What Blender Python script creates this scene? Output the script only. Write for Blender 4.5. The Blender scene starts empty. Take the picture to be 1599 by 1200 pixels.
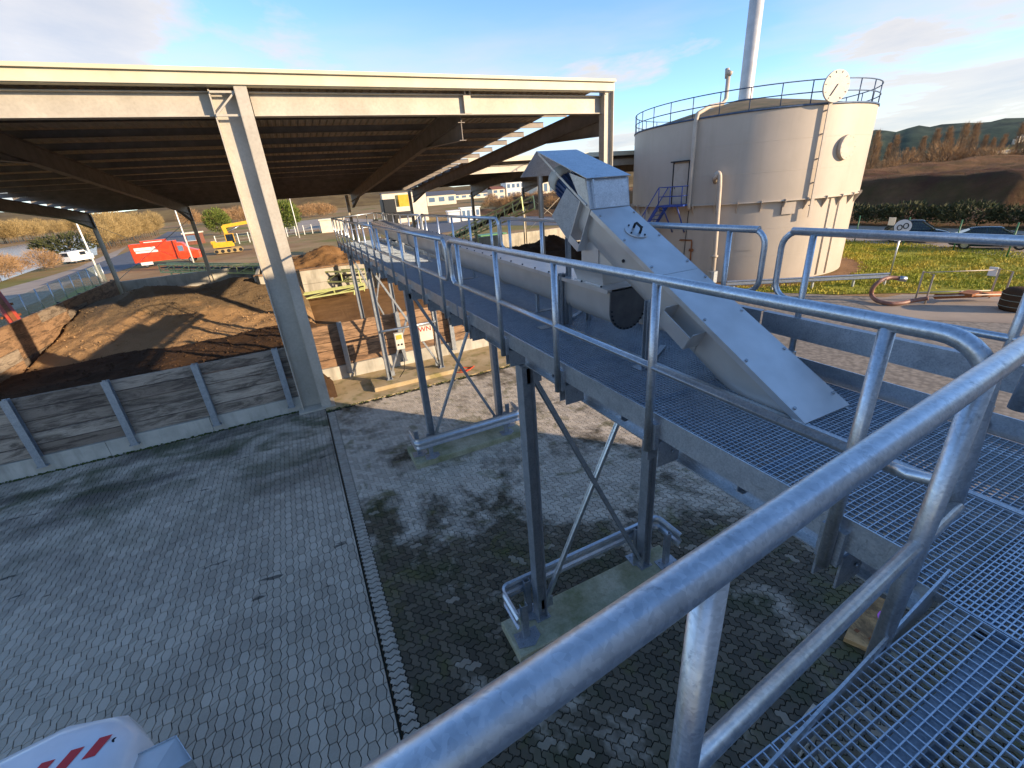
import bpy, bmesh, math, random
from mathutils import Vector, Matrix
random.seed(7)
R_ = math.radians
SC = bpy.context.scene
COL = SC.collection

# ---------------------------------------------------------------- camera
FPX, YAW, PIT, ROL = 686.0, -.4252, .4141, -.0806
CAM = Vector((0, 0, 6.28))
def cam_axes():
    cy, sy = math.cos(YAW), math.sin(YAW)
    fwd = Vector((-sy*math.cos(PIT), cy*math.cos(PIT), -math.sin(PIT)))
    right = Vector((cy, sy, 0)); up = right.cross(fwd)
    c, s = math.cos(ROL), math.sin(ROL)
    return right*c + up*s, up*c - right*s, fwd
CR, CU, CF = cam_axes()
cd = bpy.data.cameras.new("camera"); cam = bpy.data.objects.new("camera", cd); COL.objects.link(cam)
cam.matrix_world = Matrix(((CR.x, CU.x, -CF.x, CAM.x), (CR.y, CU.y, -CF.y, CAM.y), (CR.z, CU.z, -CF.z, CAM.z), (0, 0, 0, 1)))
cd.sensor_fit = 'HORIZONTAL'; cd.sensor_width = 36; cd.lens = FPX/1599*36
cd.clip_start = .03; cd.clip_end = 6000
SC.camera = cam
def at(px, py, z=0.0):
    """a pixel of the photograph, brought down to the level z"""
    d = CR*((px-799.5)/FPX) + CU*((600-py)/FPX) + CF
    return CAM + d*((z-CAM.z)/d.z)

# ---------------------------------------------------------------- light
SUN_EL, SUN_AZ = 14.8, 138.8          # azimuth clockwise from +Y
sdir = Vector((math.sin(R_(SUN_AZ))*math.cos(R_(SUN_EL)), math.cos(R_(SUN_AZ))*math.cos(R_(SUN_EL)), math.sin(R_(SUN_EL))))
sl = bpy.data.lights.new("sun", 'SUN'); sl.energy = 3.0; sl.angle = R_(.5); sl.color = (1, .77, .52)
so = bpy.data.objects.new("sun", sl); COL.objects.link(so); so.location = (30, -30, 40)
so.rotation_euler = sdir.to_track_quat('Z', 'Y').to_euler()
W = bpy.data.worlds.new("World"); SC.world = W; W.use_nodes = True
wn, wl = W.node_tree.nodes, W.node_tree.links
wn.clear()
def wnode(t, **k):
    n = wn.new(t)
    for a, b in k.items(): setattr(n, a, b)
    return n
sky = wnode('ShaderNodeTexSky', sky_type='NISHITA', sun_disc=False, sun_elevation=R_(SUN_EL), sun_rotation=R_(SUN_AZ), air_density=.75, dust_density=.1, ozone_density=3.2)
tc = wnode('ShaderNodeTexCoord')
sep = wnode('ShaderNodeSeparateXYZ'); wl.new(tc.outputs['Generated'], sep.inputs[0])
def wmath(op, a, b=None, clamp=False):
    n = wnode('ShaderNodeMath', operation=op, use_clamp=clamp)
    for i, v in enumerate((a, b)):
        if v is None: continue
        if isinstance(v, (int, float)): n.inputs[i].default_value = v
        else: wl.new(v, n.inputs[i])
    return n.outputs[0]
# clouds lie in a flat layer: the direction divided by its height gives the place in the layer
den = wmath('ADD', wmath('MAXIMUM', sep.outputs['Z'], 0.0), .10)
cx = wmath('DIVIDE', sep.outputs['X'], den); cy = wmath('DIVIDE', sep.outputs['Y'], den)
comb = wnode('ShaderNodeCombineXYZ'); wl.new(cx, comb.inputs[0]); wl.new(cy, comb.inputs[1])
nz = wnode('ShaderNodeTexNoise'); nz.inputs['Scale'].default_value = .62; nz.inputs['Detail'].default_value = 8; nz.inputs['Roughness'].default_value = .62; nz.inputs['Distortion'].default_value = .35
mp = wnode('ShaderNodeMapping'); wl.new(comb.outputs[0], mp.inputs['Vector']); mp.inputs['Location'].default_value = (CLX, CLY, 0) if 'CLX' in globals() else (3.7, 1.3, 0)
mp.inputs['Scale'].default_value = (1, .75, 1)
wl.new(mp.outputs[0], nz.inputs['Vector'])
cr = wnode('ShaderNodeValToRGB'); cr.color_ramp.elements[0].position = .50; cr.color_ramp.elements[1].position = .62
# three larger cloud masses: direction, half width in degrees, weight
nrm = wnode('ShaderNodeVectorMath', operation='NORMALIZE'); wl.new(tc.outputs['Generated'], nrm.inputs[0])
bias = wmath('ADD', nz.outputs['Fac'], -.065)
for px_, py_, hw_, wt_ in ((15, 35, 13, .24), (160, 72, 5, .10), (470, 62, 6, .10), (1590, 140, 17, .22), (960, 215, 9, .16)):
    dv = (CR*((px_-799.5)/FPX)+CU*((600-py_)/FPX)+CF).normalized()
    dt = wnode('ShaderNodeVectorMath', operation='DOT_PRODUCT'); wl.new(nrm.outputs[0], dt.inputs[0]); dt.inputs[1].default_value = dv
    c0 = math.cos(R_(hw_)); bias = wmath('ADD', bias, wmath('MULTIPLY', wmath('DIVIDE', wmath('SUBTRACT', dt.outputs['Value'], c0), 1-c0, True), wt_))
wl.new(bias, cr.inputs[0])
cr2 = wnode('ShaderNodeValToRGB')          # grey bases
cr2.color_ramp.elements[0].position = .60; cr2.color_ramp.elements[0].color = (2.5, 2.3, 2.1, 1)
cr2.color_ramp.elements[1].position = .90; cr2.color_ramp.elements[1].color = (1.5, 1.6, 1.8, 1)
wl.new(bias, cr2.inputs[0])
# low cloud bank over the hills, all round the horizon
nb = wnode('ShaderNodeTexNoise'); nb.inputs['Scale'].default_value = 2.2; nb.inputs['Detail'].default_value = 6
mb_ = wnode('ShaderNodeMapping'); wl.new(tc.outputs['Generated'], mb_.inputs['Vector']); mb_.inputs['Scale'].default_value = (1, 1, 5)
wl.new(mb_.outputs[0], nb.inputs['Vector'])
hz = wmath('MULTIPLY', wmath('SUBTRACT', 1.0, wmath('DIVIDE', sep.outputs['Z'], .30), True), 2.2, True)
bank = wmath('MULTIPLY', wmath('MULTIPLY', wmath('SUBTRACT', nb.outputs['Fac'], .36), 4.2, True), hz, True)
fac = wmath('MAXIMUM', wmath('MULTIPLY', cr.outputs[0], .85), wmath('MULTIPLY', bank, .9), True)
mx = wnode('ShaderNodeMix', data_type='RGBA'); wl.new(fac, mx.inputs['Factor']); wl.new(sky.outputs[0], mx.inputs['A']); wl.new(cr2.outputs[0], mx.inputs['B'])
bg = wnode('ShaderNodeBackground'); bg.inputs['Strength'].default_value = .13; wl.new(mx.outputs['Result'], bg.inputs['Color'])
wo = wnode('ShaderNodeOutputWorld'); wl.new(bg.outputs[0], wo.inputs[0])
vs = SC.view_settings; vs.view_transform = 'Standard'; vs.look = 'None'; vs.gamma = 1; vs.exposure = 1.5; vs.use_curve_mapping = False
SC.cycles.max_bounces = 6

# ---------------------------------------------------------------- materials
def srgb(h):
    if isinstance(h, (tuple, list)): return tuple(h)+((1,) if len(h) == 3 else ())
    v = [int(h[i:i+2], 16)/255 for i in (0, 2, 4)]
    return tuple((c/12.92 if c <= .04045 else ((c+.055)/1.055)**2.4) for c in v)+(1,)
MATS = {}
class NT:
    def __init__(s, name):
        s.m = bpy.data.materials.new(name); s.m.use_nodes = True
        s.n, s.l = s.m.node_tree.nodes, s.m.node_tree.links
        s.b = s.n['Principled BSDF']; MATS[name] = s.m
        s.tc = s.n.new('ShaderNodeTexCoord'); s.geo = None
    def noise(s, scale, detail=4, rough=.55, coord='Object', stretch=None, dist=0):
        t = s.n.new('ShaderNodeTexNoise'); t.inputs['Scale'].default_value = scale; t.inputs['Detail'].default_value = detail
        t.inputs['Roughness'].default_value = rough; t.inputs['Distortion'].default_value = dist
        if coord == 'World':
            if not s.geo: s.geo = s.n.new('ShaderNodeNewGeometry')
            src = s.geo.outputs['Position']
        else: src = s.tc.outputs[coord]
        if stretch:
            mp = s.n.new('ShaderNodeMapping'); mp.inputs['Scale'].default_value = stretch; s.l.new(src, mp.inputs[0]); src = mp.outputs[0]
        s.l.new(src, t.inputs['Vector']); return t.outputs['Fac']
    def ramp(s, v, p0, c0, p1, c1):
        r = s.n.new('ShaderNodeValToRGB'); e = r.color_ramp.elements
        e[0].position, e[0].color, e[1].position, e[1].color = p0, srgb(c0), p1, srgb(c1)
        s.l.new(v, r.inputs[0]); return r.outputs[0]
    def mask(s, v, p0, p1): return s.ramp(v, p0, (0, 0, 0), p1, (1, 1, 1))
    def mix(s, f, a, b, blend='MIX'):
        m = s.n.new('ShaderNodeMix'); m.data_type = 'RGBA'; m.blend_type = blend
        for k, v in (('Factor', f), ('A', a), ('B', b)):
            if isinstance(v, (int, float)): m.inputs[k].default_value = v
            elif isinstance(v, (tuple, list, str)): m.inputs[k].default_value = srgb(v)
            else: s.l.new(v, m.inputs[k])
        return m.outputs['Result']
    def math(s, op, a, b=0.0, clamp=False):
        m = s.n.new('ShaderNodeMath'); m.operation = op; m.use_clamp = clamp
        for i, v in enumerate((a, b)):
            if isinstance(v, (int, float)): m.inputs[i].default_value = v
            else: s.l.new(v, m.inputs[i])
        return m.outputs[0]
    def rnd(s):
        g = s.n.new('ShaderNodeNewGeometry'); o = s.n.new('ShaderNodeObjectInfo')
        return s.math('FRACT', s.math('ADD', g.outputs['Random Per Island'], o.outputs['Random']))
    def done(s, col, rough=.6, metal=0, bump=None, bstr=.3, bdist=.01, spec=.5):
        for k, v in (('Base Color', col), ('Roughness', rough), ('Metallic', metal)):
            if isinstance(v, (int, float)): s.b.inputs[k].default_value = v
            elif isinstance(v, (tuple, list, str)): s.b.inputs[k].default_value = srgb(v)
            else: s.l.new(v, s.b.inputs[k])
        s.b.inputs['Specular IOR Level'].default_value = spec
        if bump is not None:
            b = s.n.new('ShaderNodeBump'); b.inputs['Strength'].default_value = bstr; b.inputs['Distance'].default_value = bdist
            s.l.new(bump, b.inputs['Height']); s.l.new(b.outputs[0], s.b.inputs['Normal'])
        return s.m
def simple(name, c1, c2=None, scale=3, rough=.6, metal=0, bump=0, bscale=None, coord='Object', stretch=None, spec=.5, p=(.35, .65)):
    t = NT(name)
    if c2 is None: return t.done(srgb(c1), rough, metal, spec=spec)
    n = t.noise(scale, 6, .6, coord, stretch)
    col = t.ramp(n, p[0], c1, p[1], c2)
    b = t.noise(bscale or scale*6, 4, .6, coord, stretch) if bump else None
    return t.done(col, rough, metal, b, bump, spec=spec)

def m_galv(name, c1, c2, rough=.34, metal=.85):
    t = NT(name)
    n = t.noise(9, 6, .7, 'World'); n3 = t.noise(70, 3, .6, 'World')
    v = t.n.new('ShaderNodeTexVoronoi'); v.inputs['Scale'].default_value = 115; t.l.new(t.geo.outputs['Position'], v.inputs['Vector'])
    sx = t.n.new('ShaderNodeSeparateColor'); t.l.new(v.outputs['Color'], sx.inputs[0])
    c = t.ramp(t.math('ADD', t.math('MULTIPLY', n, .75), t.math('MULTIPLY', sx.outputs[0], .25)), .3, c1, .7, c2)
    sp = t.mask(t.noise(16, 5, .7, 'World', None, .8), .60, .70)                  # dull zinc patches
    c = t.mix(t.math('MULTIPLY', sp, .55), c, '7f858a')
    dr = t.mask(t.noise(34, 3, .6, 'World', (1, 1, .25)), .70, .76); c = t.mix(t.math('MULTIPLY', dr, .5), c, '565a5c')
    r = t.math('ADD', t.math('ADD', t.math('MULTIPLY', n, .22), t.math('MULTIPLY', sx.outputs[1], .10)), rough-.14)
    return t.done(c, t.math('ADD', r, t.math('MULTIPLY', sp, .15)), metal, n3, .10, .003)
m_galv('galvanised', 'aeb5bb', 'd2d7db')
m_galv('galvanised_dull', '8d959c', 'b2b8be', .44, .7)
m_galv('grating_steel', 'aab8c6', 'cbd6e0', .38, .75)
t = NT('stainless'); n = t.noise(5, 4, .5, 'World', (1, 1, 1)); n2 = t.noise(60, 3, .6, 'World')
t.done(t.ramp(n, .3, 'c9c7c4', .7, 'd8d6d3'), t.math('ADD', t.math('MULTIPLY', n2, .12), .30), .65, n2, .03, .003)
t = NT('stainless_brushed'); n = t.noise(3, 4, .5, 'World'); n2 = t.noise(40, 3, .6, 'World', (1, .15, .15))
t.done(t.ramp(n, .3, 'c2bbb1', .7, 'd2cbc1'), .42, .5, n2, .05, .003)
simple('dark_steel', '1d2023', '2c3034', 8, .5, .5)
simple('end_steel', '5a5a5a', '6e6d6b', 6, .45, .5)
simple('black_rubber', '101011', '1b1b1c', 8, .6)
simple('motor_paint', '23344f', '31466a', 5, .45, .1)

# paving
def m_paver(name, dark, light, mossy):
    t = NT(name)
    r = t.rnd()
    base = t.ramp(r, .0, dark, 1.0, light)
    fine = t.noise(38, 5, .7, 'World'); base = t.mix(t.math('MULTIPLY', t.mask(fine, .35, .75), .45), base, t.mix(.5, base, 'cfcabd'))
    big = t.noise(.55, 5, .62, 'World', None, .6); mid = t.noise(1.9, 6, .65, 'World')
    if mossy:
        sp_ = t.n.new('ShaderNodeSeparateXYZ'); t.l.new(t.geo.outputs['Position'], sp_.inputs[0])
        near = t.math('MULTIPLY', t.math('SUBTRACT', 9.0, t.math('ADD', sp_.outputs['Y'], t.math('MULTIPLY', sp_.outputs['X'], .55))), .05)
        near = t.math('MINIMUM', t.math('MAXIMUM', near, -.06), .12)
        wet = t.mask(t.math('ADD', near, t.math('ADD', t.math('MULTIPLY', big, .7), t.math('MULTIPLY', mid, .3))), .45, .56)
        pale = t.math('GREATER_THAN', r, .965)
        dk = t.mix(r, '464033', '6a6150')
        moss = t.mask(t.noise(.9, 5, .6, 'World', (1, 1, 1)), .50, .66)
        dk = t.mix(t.math('MULTIPLY', moss, .75), dk, '3c4220')
        base = t.mix(t.math('MULTIPLY', wet, t.math('SUBTRACT', 1, t.math('MULTIPLY', pale, .28))), base, dk)
        base = t.mix(t.math('MULTIPLY', t.mask(t.noise(1.3, 4, .6, 'World', None, 1), .56, .66), .55), base, '5b5a2a')
    else:
        sep = t.n.new('ShaderNodeSeparateXYZ'); t.l.new(t.geo.outputs['Position'], sep.inputs[0])
        far = t.math('MULTIPLY', t.math('SUBTRACT', sep.outputs['Y'], 9.5), .28, True)
        wet = t.mask(t.noise(.42, 5, .6, 'World', (.7, 1.5, 1), .5), .46, .62)
        base = t.mix(t.math('MULTIPLY', t.math('MULTIPLY', wet, t.math('ADD', t.math('MULTIPLY', far, .6), .22)), 1.0), base, '45403a')
        moss = t.mask(t.noise(.8, 5, .62, 'World', (.8, 1.4, 1), .6), .44, .62)
        base = t.mix(t.math('MULTIPLY', t.math('MULTIPLY', moss, far), .8), base, '4c5136')
        spot = t.mask(t.noise(2.1, 3, .5, 'World', (.6, 1.9, 1), .4), .68, .72)
        base = t.mix(t.math('MULTIPLY', spot, .75), base, '1f1d1a')
    rough = t.math('SUBTRACT', .85, t.math('MULTIPLY', wet, .25))
    return t.done(base, rough, 0, fine, .35, .004, .35)
m_paver('hexagon_stone', 'a09583', 'bdb19e', False)
m_paver('wavy_stone', 'a59a89', 'c4b8a5', True)
simple('border_stone', '968d7e', 'b0a797', 6, .85, 0, .3, 40, 'World')
t = NT('joint_soil'); n = t.noise(9, 5, .6, 'World'); t.done(t.ramp(n, .35, '14130e', .65, '23261a'), .95, 0, n, .4)
t = NT('far_paving'); n = t.noise(6, 6, .7, 'World'); v = t.n.new('ShaderNodeTexVoronoi'); v.inputs['Scale'].default_value = 6.5; t.l.new(t.geo.outputs['Position'], v.inputs['Vector'])
t.done(t.mix(t.math('MULTIPLY', t.mask(v.outputs['Distance'], .3, .75), .5), t.ramp(n, .3, '7d7366', .7, '9a9082'), '4b463e'), .9, 0, n, .3)
t = NT('concrete'); n = t.noise(1.3, 6, .65, 'World'); n2 = t.noise(22, 5, .7, 'World'); st = t.noise(2.5, 4, .6, 'World', (1, 1, .15))
t.done(t.mix(t.math('MULTIPLY', t.mask(st, .5, .72), .5), t.ramp(n, .3, 'a39f93', .7, 'c4beb0'), '6d695c'), .88, 0, n2, .35, .006)
t = NT('concrete_mossy'); n = t.noise(1.6, 6, .65, 'World'); n2 = t.noise(24, 5, .7, 'World')
t.done(t.mix(t.math('MULTIPLY', t.mask(n2, .45, .7), .35), t.ramp(n, .34, '777a56', .66, 'b5b199'), '54563a'), .9, 0, n2, .4, .006)
t = NT('concrete_strip'); n = t.noise(.9, 6, .65, 'World'); n2 = t.noise(12, 6, .7, 'World')
t.done(t.mix(t.math('MULTIPLY', t.mask(t.noise(2.2, 5, .6, 'World'), .5, .64), .6), t.ramp(n, .34, 'a08a60', .66, 'b9a684'), '6b6a30'), .92, 0, n2, .4, .006)

# weathered timber, per plank
def m_timber(name, a, b, c):
    t = NT(name); r = t.rnd()
    g = t.noise(6.0, 8, .75, 'World', (.5, .5, 12)); g2 = t.noise(1.6, 8, .75, 'World', (.6, .6, 3.2), .8)
    col = t.mix(r, a, b); col = t.mix(t.math('MULTIPLY', t.mask(g, .40, .66), .7), col, c)
    col = t.mix(t.math('MULTIPLY', t.mask(g2, .46, .60), .7), col, '352c27')
    return t.done(col, .85, 0, g, .4, .01, .3)
m_timber('timber_grey', '86786a', 'c2b3a0', '6e6153')
m_timber('timber_warm', '94765c', 'b39272', '6f5640')
m_timber('fresh_wood', 'd0a46c', 'dcb582', 'a87c4c')
simple('moss', '2f3a16', '4a5420', 14, .95, 0, .6, 60, 'World')

# shed
t = NT('shed_steel'); n = t.noise(.9, 6, .65, 'World'); n2 = t.noise(14, 5, .7, 'World')
t.done(t.mix(t.math('MULTIPLY', t.mask(n2, .42, .7), .3), t.ramp(n, .3, 'a9a294', .7, 'c3bcad'), '8a8375'), .6, .15, n2, .1)
simple('fascia_cream', 'c4bb9f', 'd0c8ae', 1.2, .55, 0, .05, 20, 'World')
simple('roof_sheet', 'a89d8c', 'bcb09e', 2, .65, .1, 0, None, 'World')
simple('purlin_steel', '6f6861', '857d75', 2, .6, .2, 0, None, 'World')

# soil
t = NT('soil_brown'); n = t.noise(.5, 7, .7, 'World'); n2 = t.noise(6, 7, .75, 'World'); n3 = t.noise(30, 4, .7, 'World')
t.done(t.mix(t.math('MULTIPLY', n3, .3), t.ramp(n, .35, '7d5f42', .65, 'a5825c'), '5a4330'), .97, 0, n2, .9, .06, .1)
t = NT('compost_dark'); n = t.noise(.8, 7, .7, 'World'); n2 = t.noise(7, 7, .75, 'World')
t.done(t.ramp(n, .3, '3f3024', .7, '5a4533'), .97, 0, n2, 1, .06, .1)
t = NT('pile_soil')
n = t.noise(.35, 5, .6, 'World', None, .4); n2 = t.noise(7, 7, .78, 'World'); n3 = t.noise(26, 4, .7, 'World')
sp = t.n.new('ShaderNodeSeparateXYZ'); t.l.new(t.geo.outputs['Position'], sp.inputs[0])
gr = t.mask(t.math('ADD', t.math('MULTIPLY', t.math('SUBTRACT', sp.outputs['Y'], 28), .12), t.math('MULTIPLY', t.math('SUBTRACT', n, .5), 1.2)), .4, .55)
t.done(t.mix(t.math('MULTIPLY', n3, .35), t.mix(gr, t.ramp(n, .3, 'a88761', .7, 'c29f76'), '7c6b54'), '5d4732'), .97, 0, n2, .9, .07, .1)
t = NT('ground_soil'); n = t.noise(.09, 7, .65, 'World'); n2 = t.noise(2, 7, .7, 'World'); n3 = t.noise(.03, 5, .6, 'World')
t.done(t.mix(t.mask(n3, .48, .6), t.ramp(n, .35, '8b6c4a', .65, 'a88a63'), '7a7440'), .97, 0, n2, .6, .1, .1)
t = NT('bank_soil'); n = t.noise(.06, 7, .7, 'World', None, .5); n2 = t.noise(.6, 9, .8, 'World'); n3 = t.noise(.25, 6, .7, 'World')
t.done(t.mix(t.math('MULTIPLY', t.mask(n3, .45, .65), .6), t.ramp(n, .38, '5c4030', .62, '8f6b4a'), '57502c'), .97, 0, n2, 1, .9, .1)
t = NT('lawn_soil'); n = t.noise(.35, 6, .65, 'World'); n2 = t.noise(9, 6, .7, 'World')
t.done(t.mix(t.math('MULTIPLY', n2, .4), t.ramp(n, .35, '8a8434', .65, 'a8a43c'), '77732f'), .95, 0, n2, .8, .03, .1)
t = NT('grass'); r = t.rnd(); n = t.noise(.4, 5, .6, 'World')
t.done(t.mix(t.mask(n, .42, .58), t.mix(r, '7c8430', 'a8a83c'), t.mix(r, 'a89a3c', 'cbb854')), .8, 0, spec=.2)
simple('asphalt', '4b4d52', '5d5f63', .7, .8, 0, .2, 30, 'World')
simple('road_grey', '8f8070', 'a39380', .4, .9, 0, .2, 20, 'World')
t = NT('water'); n = t.noise(.6, 5, .7, 'World', (1, .3, 1)); t.done('66727d', .18, 0, n, .35, .15, .5)
t = NT('hill_wood'); n = t.noise(.012, 7, .7, 'World'); t.done(t.ramp(n, .38, '2f3a33', .62, '4f5a48'), .95, 0, spec=.1)
t = NT('hill_brown'); n = t.noise(.02, 7, .7, 'World'); t.done(t.ramp(n, .38, '5c4a30', .62, '7d6a44'), .95, 0, spec=.1)

# tank
t = NT('tank_shell'); n = t.noise(.5, 6, .6, 'World'); st = t.noise(1.4, 6, .65, 'World', (1, 1, .08)); n2 = t.noise(9, 5, .6, 'World')
sp = t.n.new('ShaderNodeSeparateXYZ'); t.l.new(t.geo.outputs['Position'], sp.inputs[0])
sm = t.math('MULTIPLY', t.mask(st, .5, .75), .2)
t.done(t.mix(sm, t.ramp(n, .3, 'b0a392', .7, 'bbae9d'), '857766'), .55, 0, n2, .04)
simple('tank_trim', 'b3a593', 'bfb2a0', 2, .55, 0, 0, None, 'World')
simple('tank_roof', '5a5434', '786446', 1.2, .85, 0, .4, 9, 'World')
simple('stack_steel', 'b9b6b0', 'cac7c1', 2, .45, .3, 0, None, 'World')
simple('blue_paint', '1f3f8a', '274c9e', 4, .45)
simple('rail_blue_grey', '3f5068', '52647c', 4, .5, .3)
simple('rust', '7a4524', '9a6034', 8, .85)
simple('white_paint', 'd8d6d0', 'e4e2dc', 3, .4)
simple('off_white_wall', 'd9cdb4', 'e3d9c3', 1, .8, 0, 0, None, 'World')
simple('white_gloss', 'd9dde2', 'e6e9ec', 2, .22, 0)
simple('red_mark', 'c4171c', 'd02024', 3, .35)
simple('truck_red', 'cf3a18', 'de4820', 2, .35)
simple('pink_mark', 'd96ad0', 'e07ad8', 4, .6)
simple('excavator_yellow', 'd09a1e', 'dcaa2c', 3, .4)
simple('car_black', '1c2530', '263240', 3, .12, .4)
simple('car_blue', '1f3345', '2a4258', 3, .12, .4)
simple('glass_dark', '1a222a', '26303a', 3, .06, 0)
simple('window_glass', '5a7086', '6d8398', 3, .08, 0)
simple('tyre', '141414', '1e1e1e', 12, .8)
simple('hub_metal', '9a9da0', 'b4b7ba', 5, .3, .8)
simple('green_truss', 'b9c27e', 'ccd394', 4, .5, .1)
simple('conveyor_belt', '2a2826', '3a3734', 4, .8)
simple('fence_green', '2f6a44', '3c7a50', 4, .5)
simple('wire_grey', '87907f', '9aa292', 4, .5, .3)
simple('hose_red', '7d5444', '946a58', 5, .55)
simple('hedge_leaf', '2a3018', '4a4c22', 5, .85)
simple('evergreen_leaf', '4c5a1e', '6e7a2a', 3, .8)
simple('twig_brown', '8a6c4c', 'ab8a62', .8, .9, 0, 0, None, 'World', None, .2)
simple('twig_gold', '8f7a50', 'ad9668', .8, .9, 0, 0, None, 'World', None, .2)
simple('bark', '5c4a38', '77624a', 4, .9)
simple('lamp_light', 'e8e6da', 'f0eee4', 4, .4)
simple('roof_tile', '7a4a36', '8f5a42', 2, .8)
simple('roof_slate', '4d4f55', '5e6066', 2, .7)
simple('cladding', 'c4c7c9', 'd0d3d4', .7, .6, .1, 0, None, 'World')
simple('orange_machine', 'b8452a', 'c8552f', 3, .45)
simple('plastic_green', '4e8a5c', '5f9a6c', 3, .5)
simple('gauge_face', 'd4c5b2', 'ddcfbd', 3, .5)
simple('electric_panel', 'c9c2b0', 'd6cfbe', 3, .5)
simple('meter_yellow', 'b9a53a', 'c8b548', 3, .5)

# ---------------------------------------------------------------- mesh helpers
class MB:
    def __init__(s): s.v = []; s.f = []; s.smooth = []
    def add(s, vs, fs, smooth=False):
        o = len(s.v); s.v += [Vector(p) for p in vs]
        for f in fs: s.f.append([o+i for i in f]); s.smooth.append(smooth)
        return s
    def box(s, x0, x1, y0, y1, z0, z1):
        return s.add([(x0,y0,z0),(x1,y0,z0),(x1,y1,z0),(x0,y1,z0),(x0,y0,z1),(x1,y0,z1),(x1,y1,z1),(x0,y1,z1)],
                     [(3,2,1,0),(4,5,6,7),(0,1,5,4),(1,2,6,5),(2,3,7,6),(3,0,4,7)])
    def cbox(s, c, d, rot=None, bev=0):
        """box about a centre, optional rotation matrix, chamfered upright edges"""
        h = Vector(d)/2
        if bev:
            b = bev; pts = [(-h.x+b,-h.y),(h.x-b,-h.y),(h.x,-h.y+b),(h.x,h.y-b),(h.x-b,h.y),(-h.x+b,h.y),(-h.x,h.y-b),(-h.x,-h.y+b)]
            vs = [Vector((p[0],p[1],-h.z)) for p in pts]+[Vector((p[0],p[1],h.z)) for p in pts]
            fs = [tuple(range(7,-1,-1)), tuple(range(8,16))]+[(i,(i+1)%8,8+(i+1)%8,8+i) for i in range(8)]
        else:
            vs = [Vector((x*h.x,y*h.y,z*h.z)) for z in (-1,1) for x,y in ((-1,-1),(1,-1),(1,1),(-1,1))]
            fs = [(3,2,1,0),(4,5,6,7),(0,1,5,4),(1,2,6,5),(2,3,7,6),(3,0,4,7)]
        if rot is not None: vs = [rot @ v for v in vs]
        return s.add([v+Vector(c) for v in vs], fs)
    def bar(s, a, b, w, h, up=(0,0,1)):
        """rectangular bar from a to b"""
        a, b = Vector(a), Vector(b); d = (b-a).normalized(); u = Vector(up)
        sd = d.cross(u)
        if sd.length < 1e-4: sd = d.cross(Vector((1,0,0)))
        sd.normalize(); u = sd.cross(d)
        vs = [p+sd*(i*w/2)+u*(j*h/2) for p in (a,b) for i,j in ((-1,-1),(1,-1),(1,1),(-1,1))]
        return s.add(vs, [(0,1,2,3),(7,6,5,4),(0,4,5,1),(1,5,6,2),(2,6,7,3),(3,7,4,0)])
    def section(s, a, b, pts, up=(0,0,1)):
        """extrude a closed profile [(side,up)] from a to b"""
        a, b = Vector(a), Vector(b); d = (b-a).normalized(); u = Vector(up)
        sd = d.cross(u); sd.normalize(); u = sd.cross(d); n = len(pts)
        vs = [p+sd*i+u*j for p in (a,b) for i,j in pts]
        return s.add(vs, [tuple(range(n)), tuple(range(2*n-1,n-1,-1))]+[(i,n+i,n+(i+1)%n,(i+1)%n) for i in range(n)])
    def ibeam(s, a, b, w, h, tf=.018, tw=.012, up=(0,0,1)):
        W, H = w/2, h/2
        return s.section(a, b, [(-W,-H),(W,-H),(W,-H+tf),(tw,-H+tf),(tw,H-tf),(W,H-tf),(W,H),(-W,H),(-W,H-tf),(-tw,H-tf),(-tw,-H+tf),(-W,-H+tf)], up)
    def channel(s, a, b, w, h, t=.012, up=(0,0,1)):
        """C profile, web at side 0, flanges towards +side (w may be negative)"""
        H = h/2; k = 1 if w > 0 else -1
        p = [(0,-H),(w,-H),(w,-H+t),(k*t,-H+t),(k*t,H-t),(w,H-t),(w,H),(0,H)]
        return s.section(a, b, p if w > 0 else p[::-1], up)
    def tube(s, pts, r, n=10, closed=False, r2=None, caps=True):
        pts = [Vector(p) for p in pts]; m = len(pts); rings = []; pu = None
        for i, p in enumerate(pts):
            if closed: d = (pts[(i+1)%m]-pts[i-1]).normalized()
            else: d = (pts[min(i+1,m-1)]-pts[max(i-1,0)]).normalized()
            if pu is None:
                u = d.orthogonal().normalized()
            else:
                u = pu-d*pu.dot(d); u = u.normalized() if u.length > 1e-6 else d.orthogonal().normalized()
            pu = u; v = d.cross(u)
            rr = r if r2 is None else r+(r2-r)*i/max(1,m-1)
            rings.append([p+(u*math.cos(2*math.pi*k/n)+v*math.sin(2*math.pi*k/n))*rr for k in range(n)])
        vs = [q for g in rings for q in g]; fs = []
        if closed:
            # match the last ring to the first
            best = min(range(n), key=lambda k: (rings[0][0]-rings[-1][k]).length)
        for i in range(m if closed else m-1):
            j = (i+1)%m
            for k in range(n):
                if closed and i == m-1:
                    fs.append((i*n+(k+best)%n, i*n+(k+1+best)%n, j*n+(k+1)%n, j*n+k))
                else: fs.append((i*n+k, i*n+(k+1)%n, j*n+(k+1)%n, j*n+k))
        s.add(vs, fs, True)
        if not closed and caps:
            o = len(s.v)-m*n; s.f.append([o+k for k in range(n-1,-1,-1)]); s.smooth.append(False)
            s.f.append([o+(m-1)*n+k for k in range(n)]); s.smooth.append(False)
        return s
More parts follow.
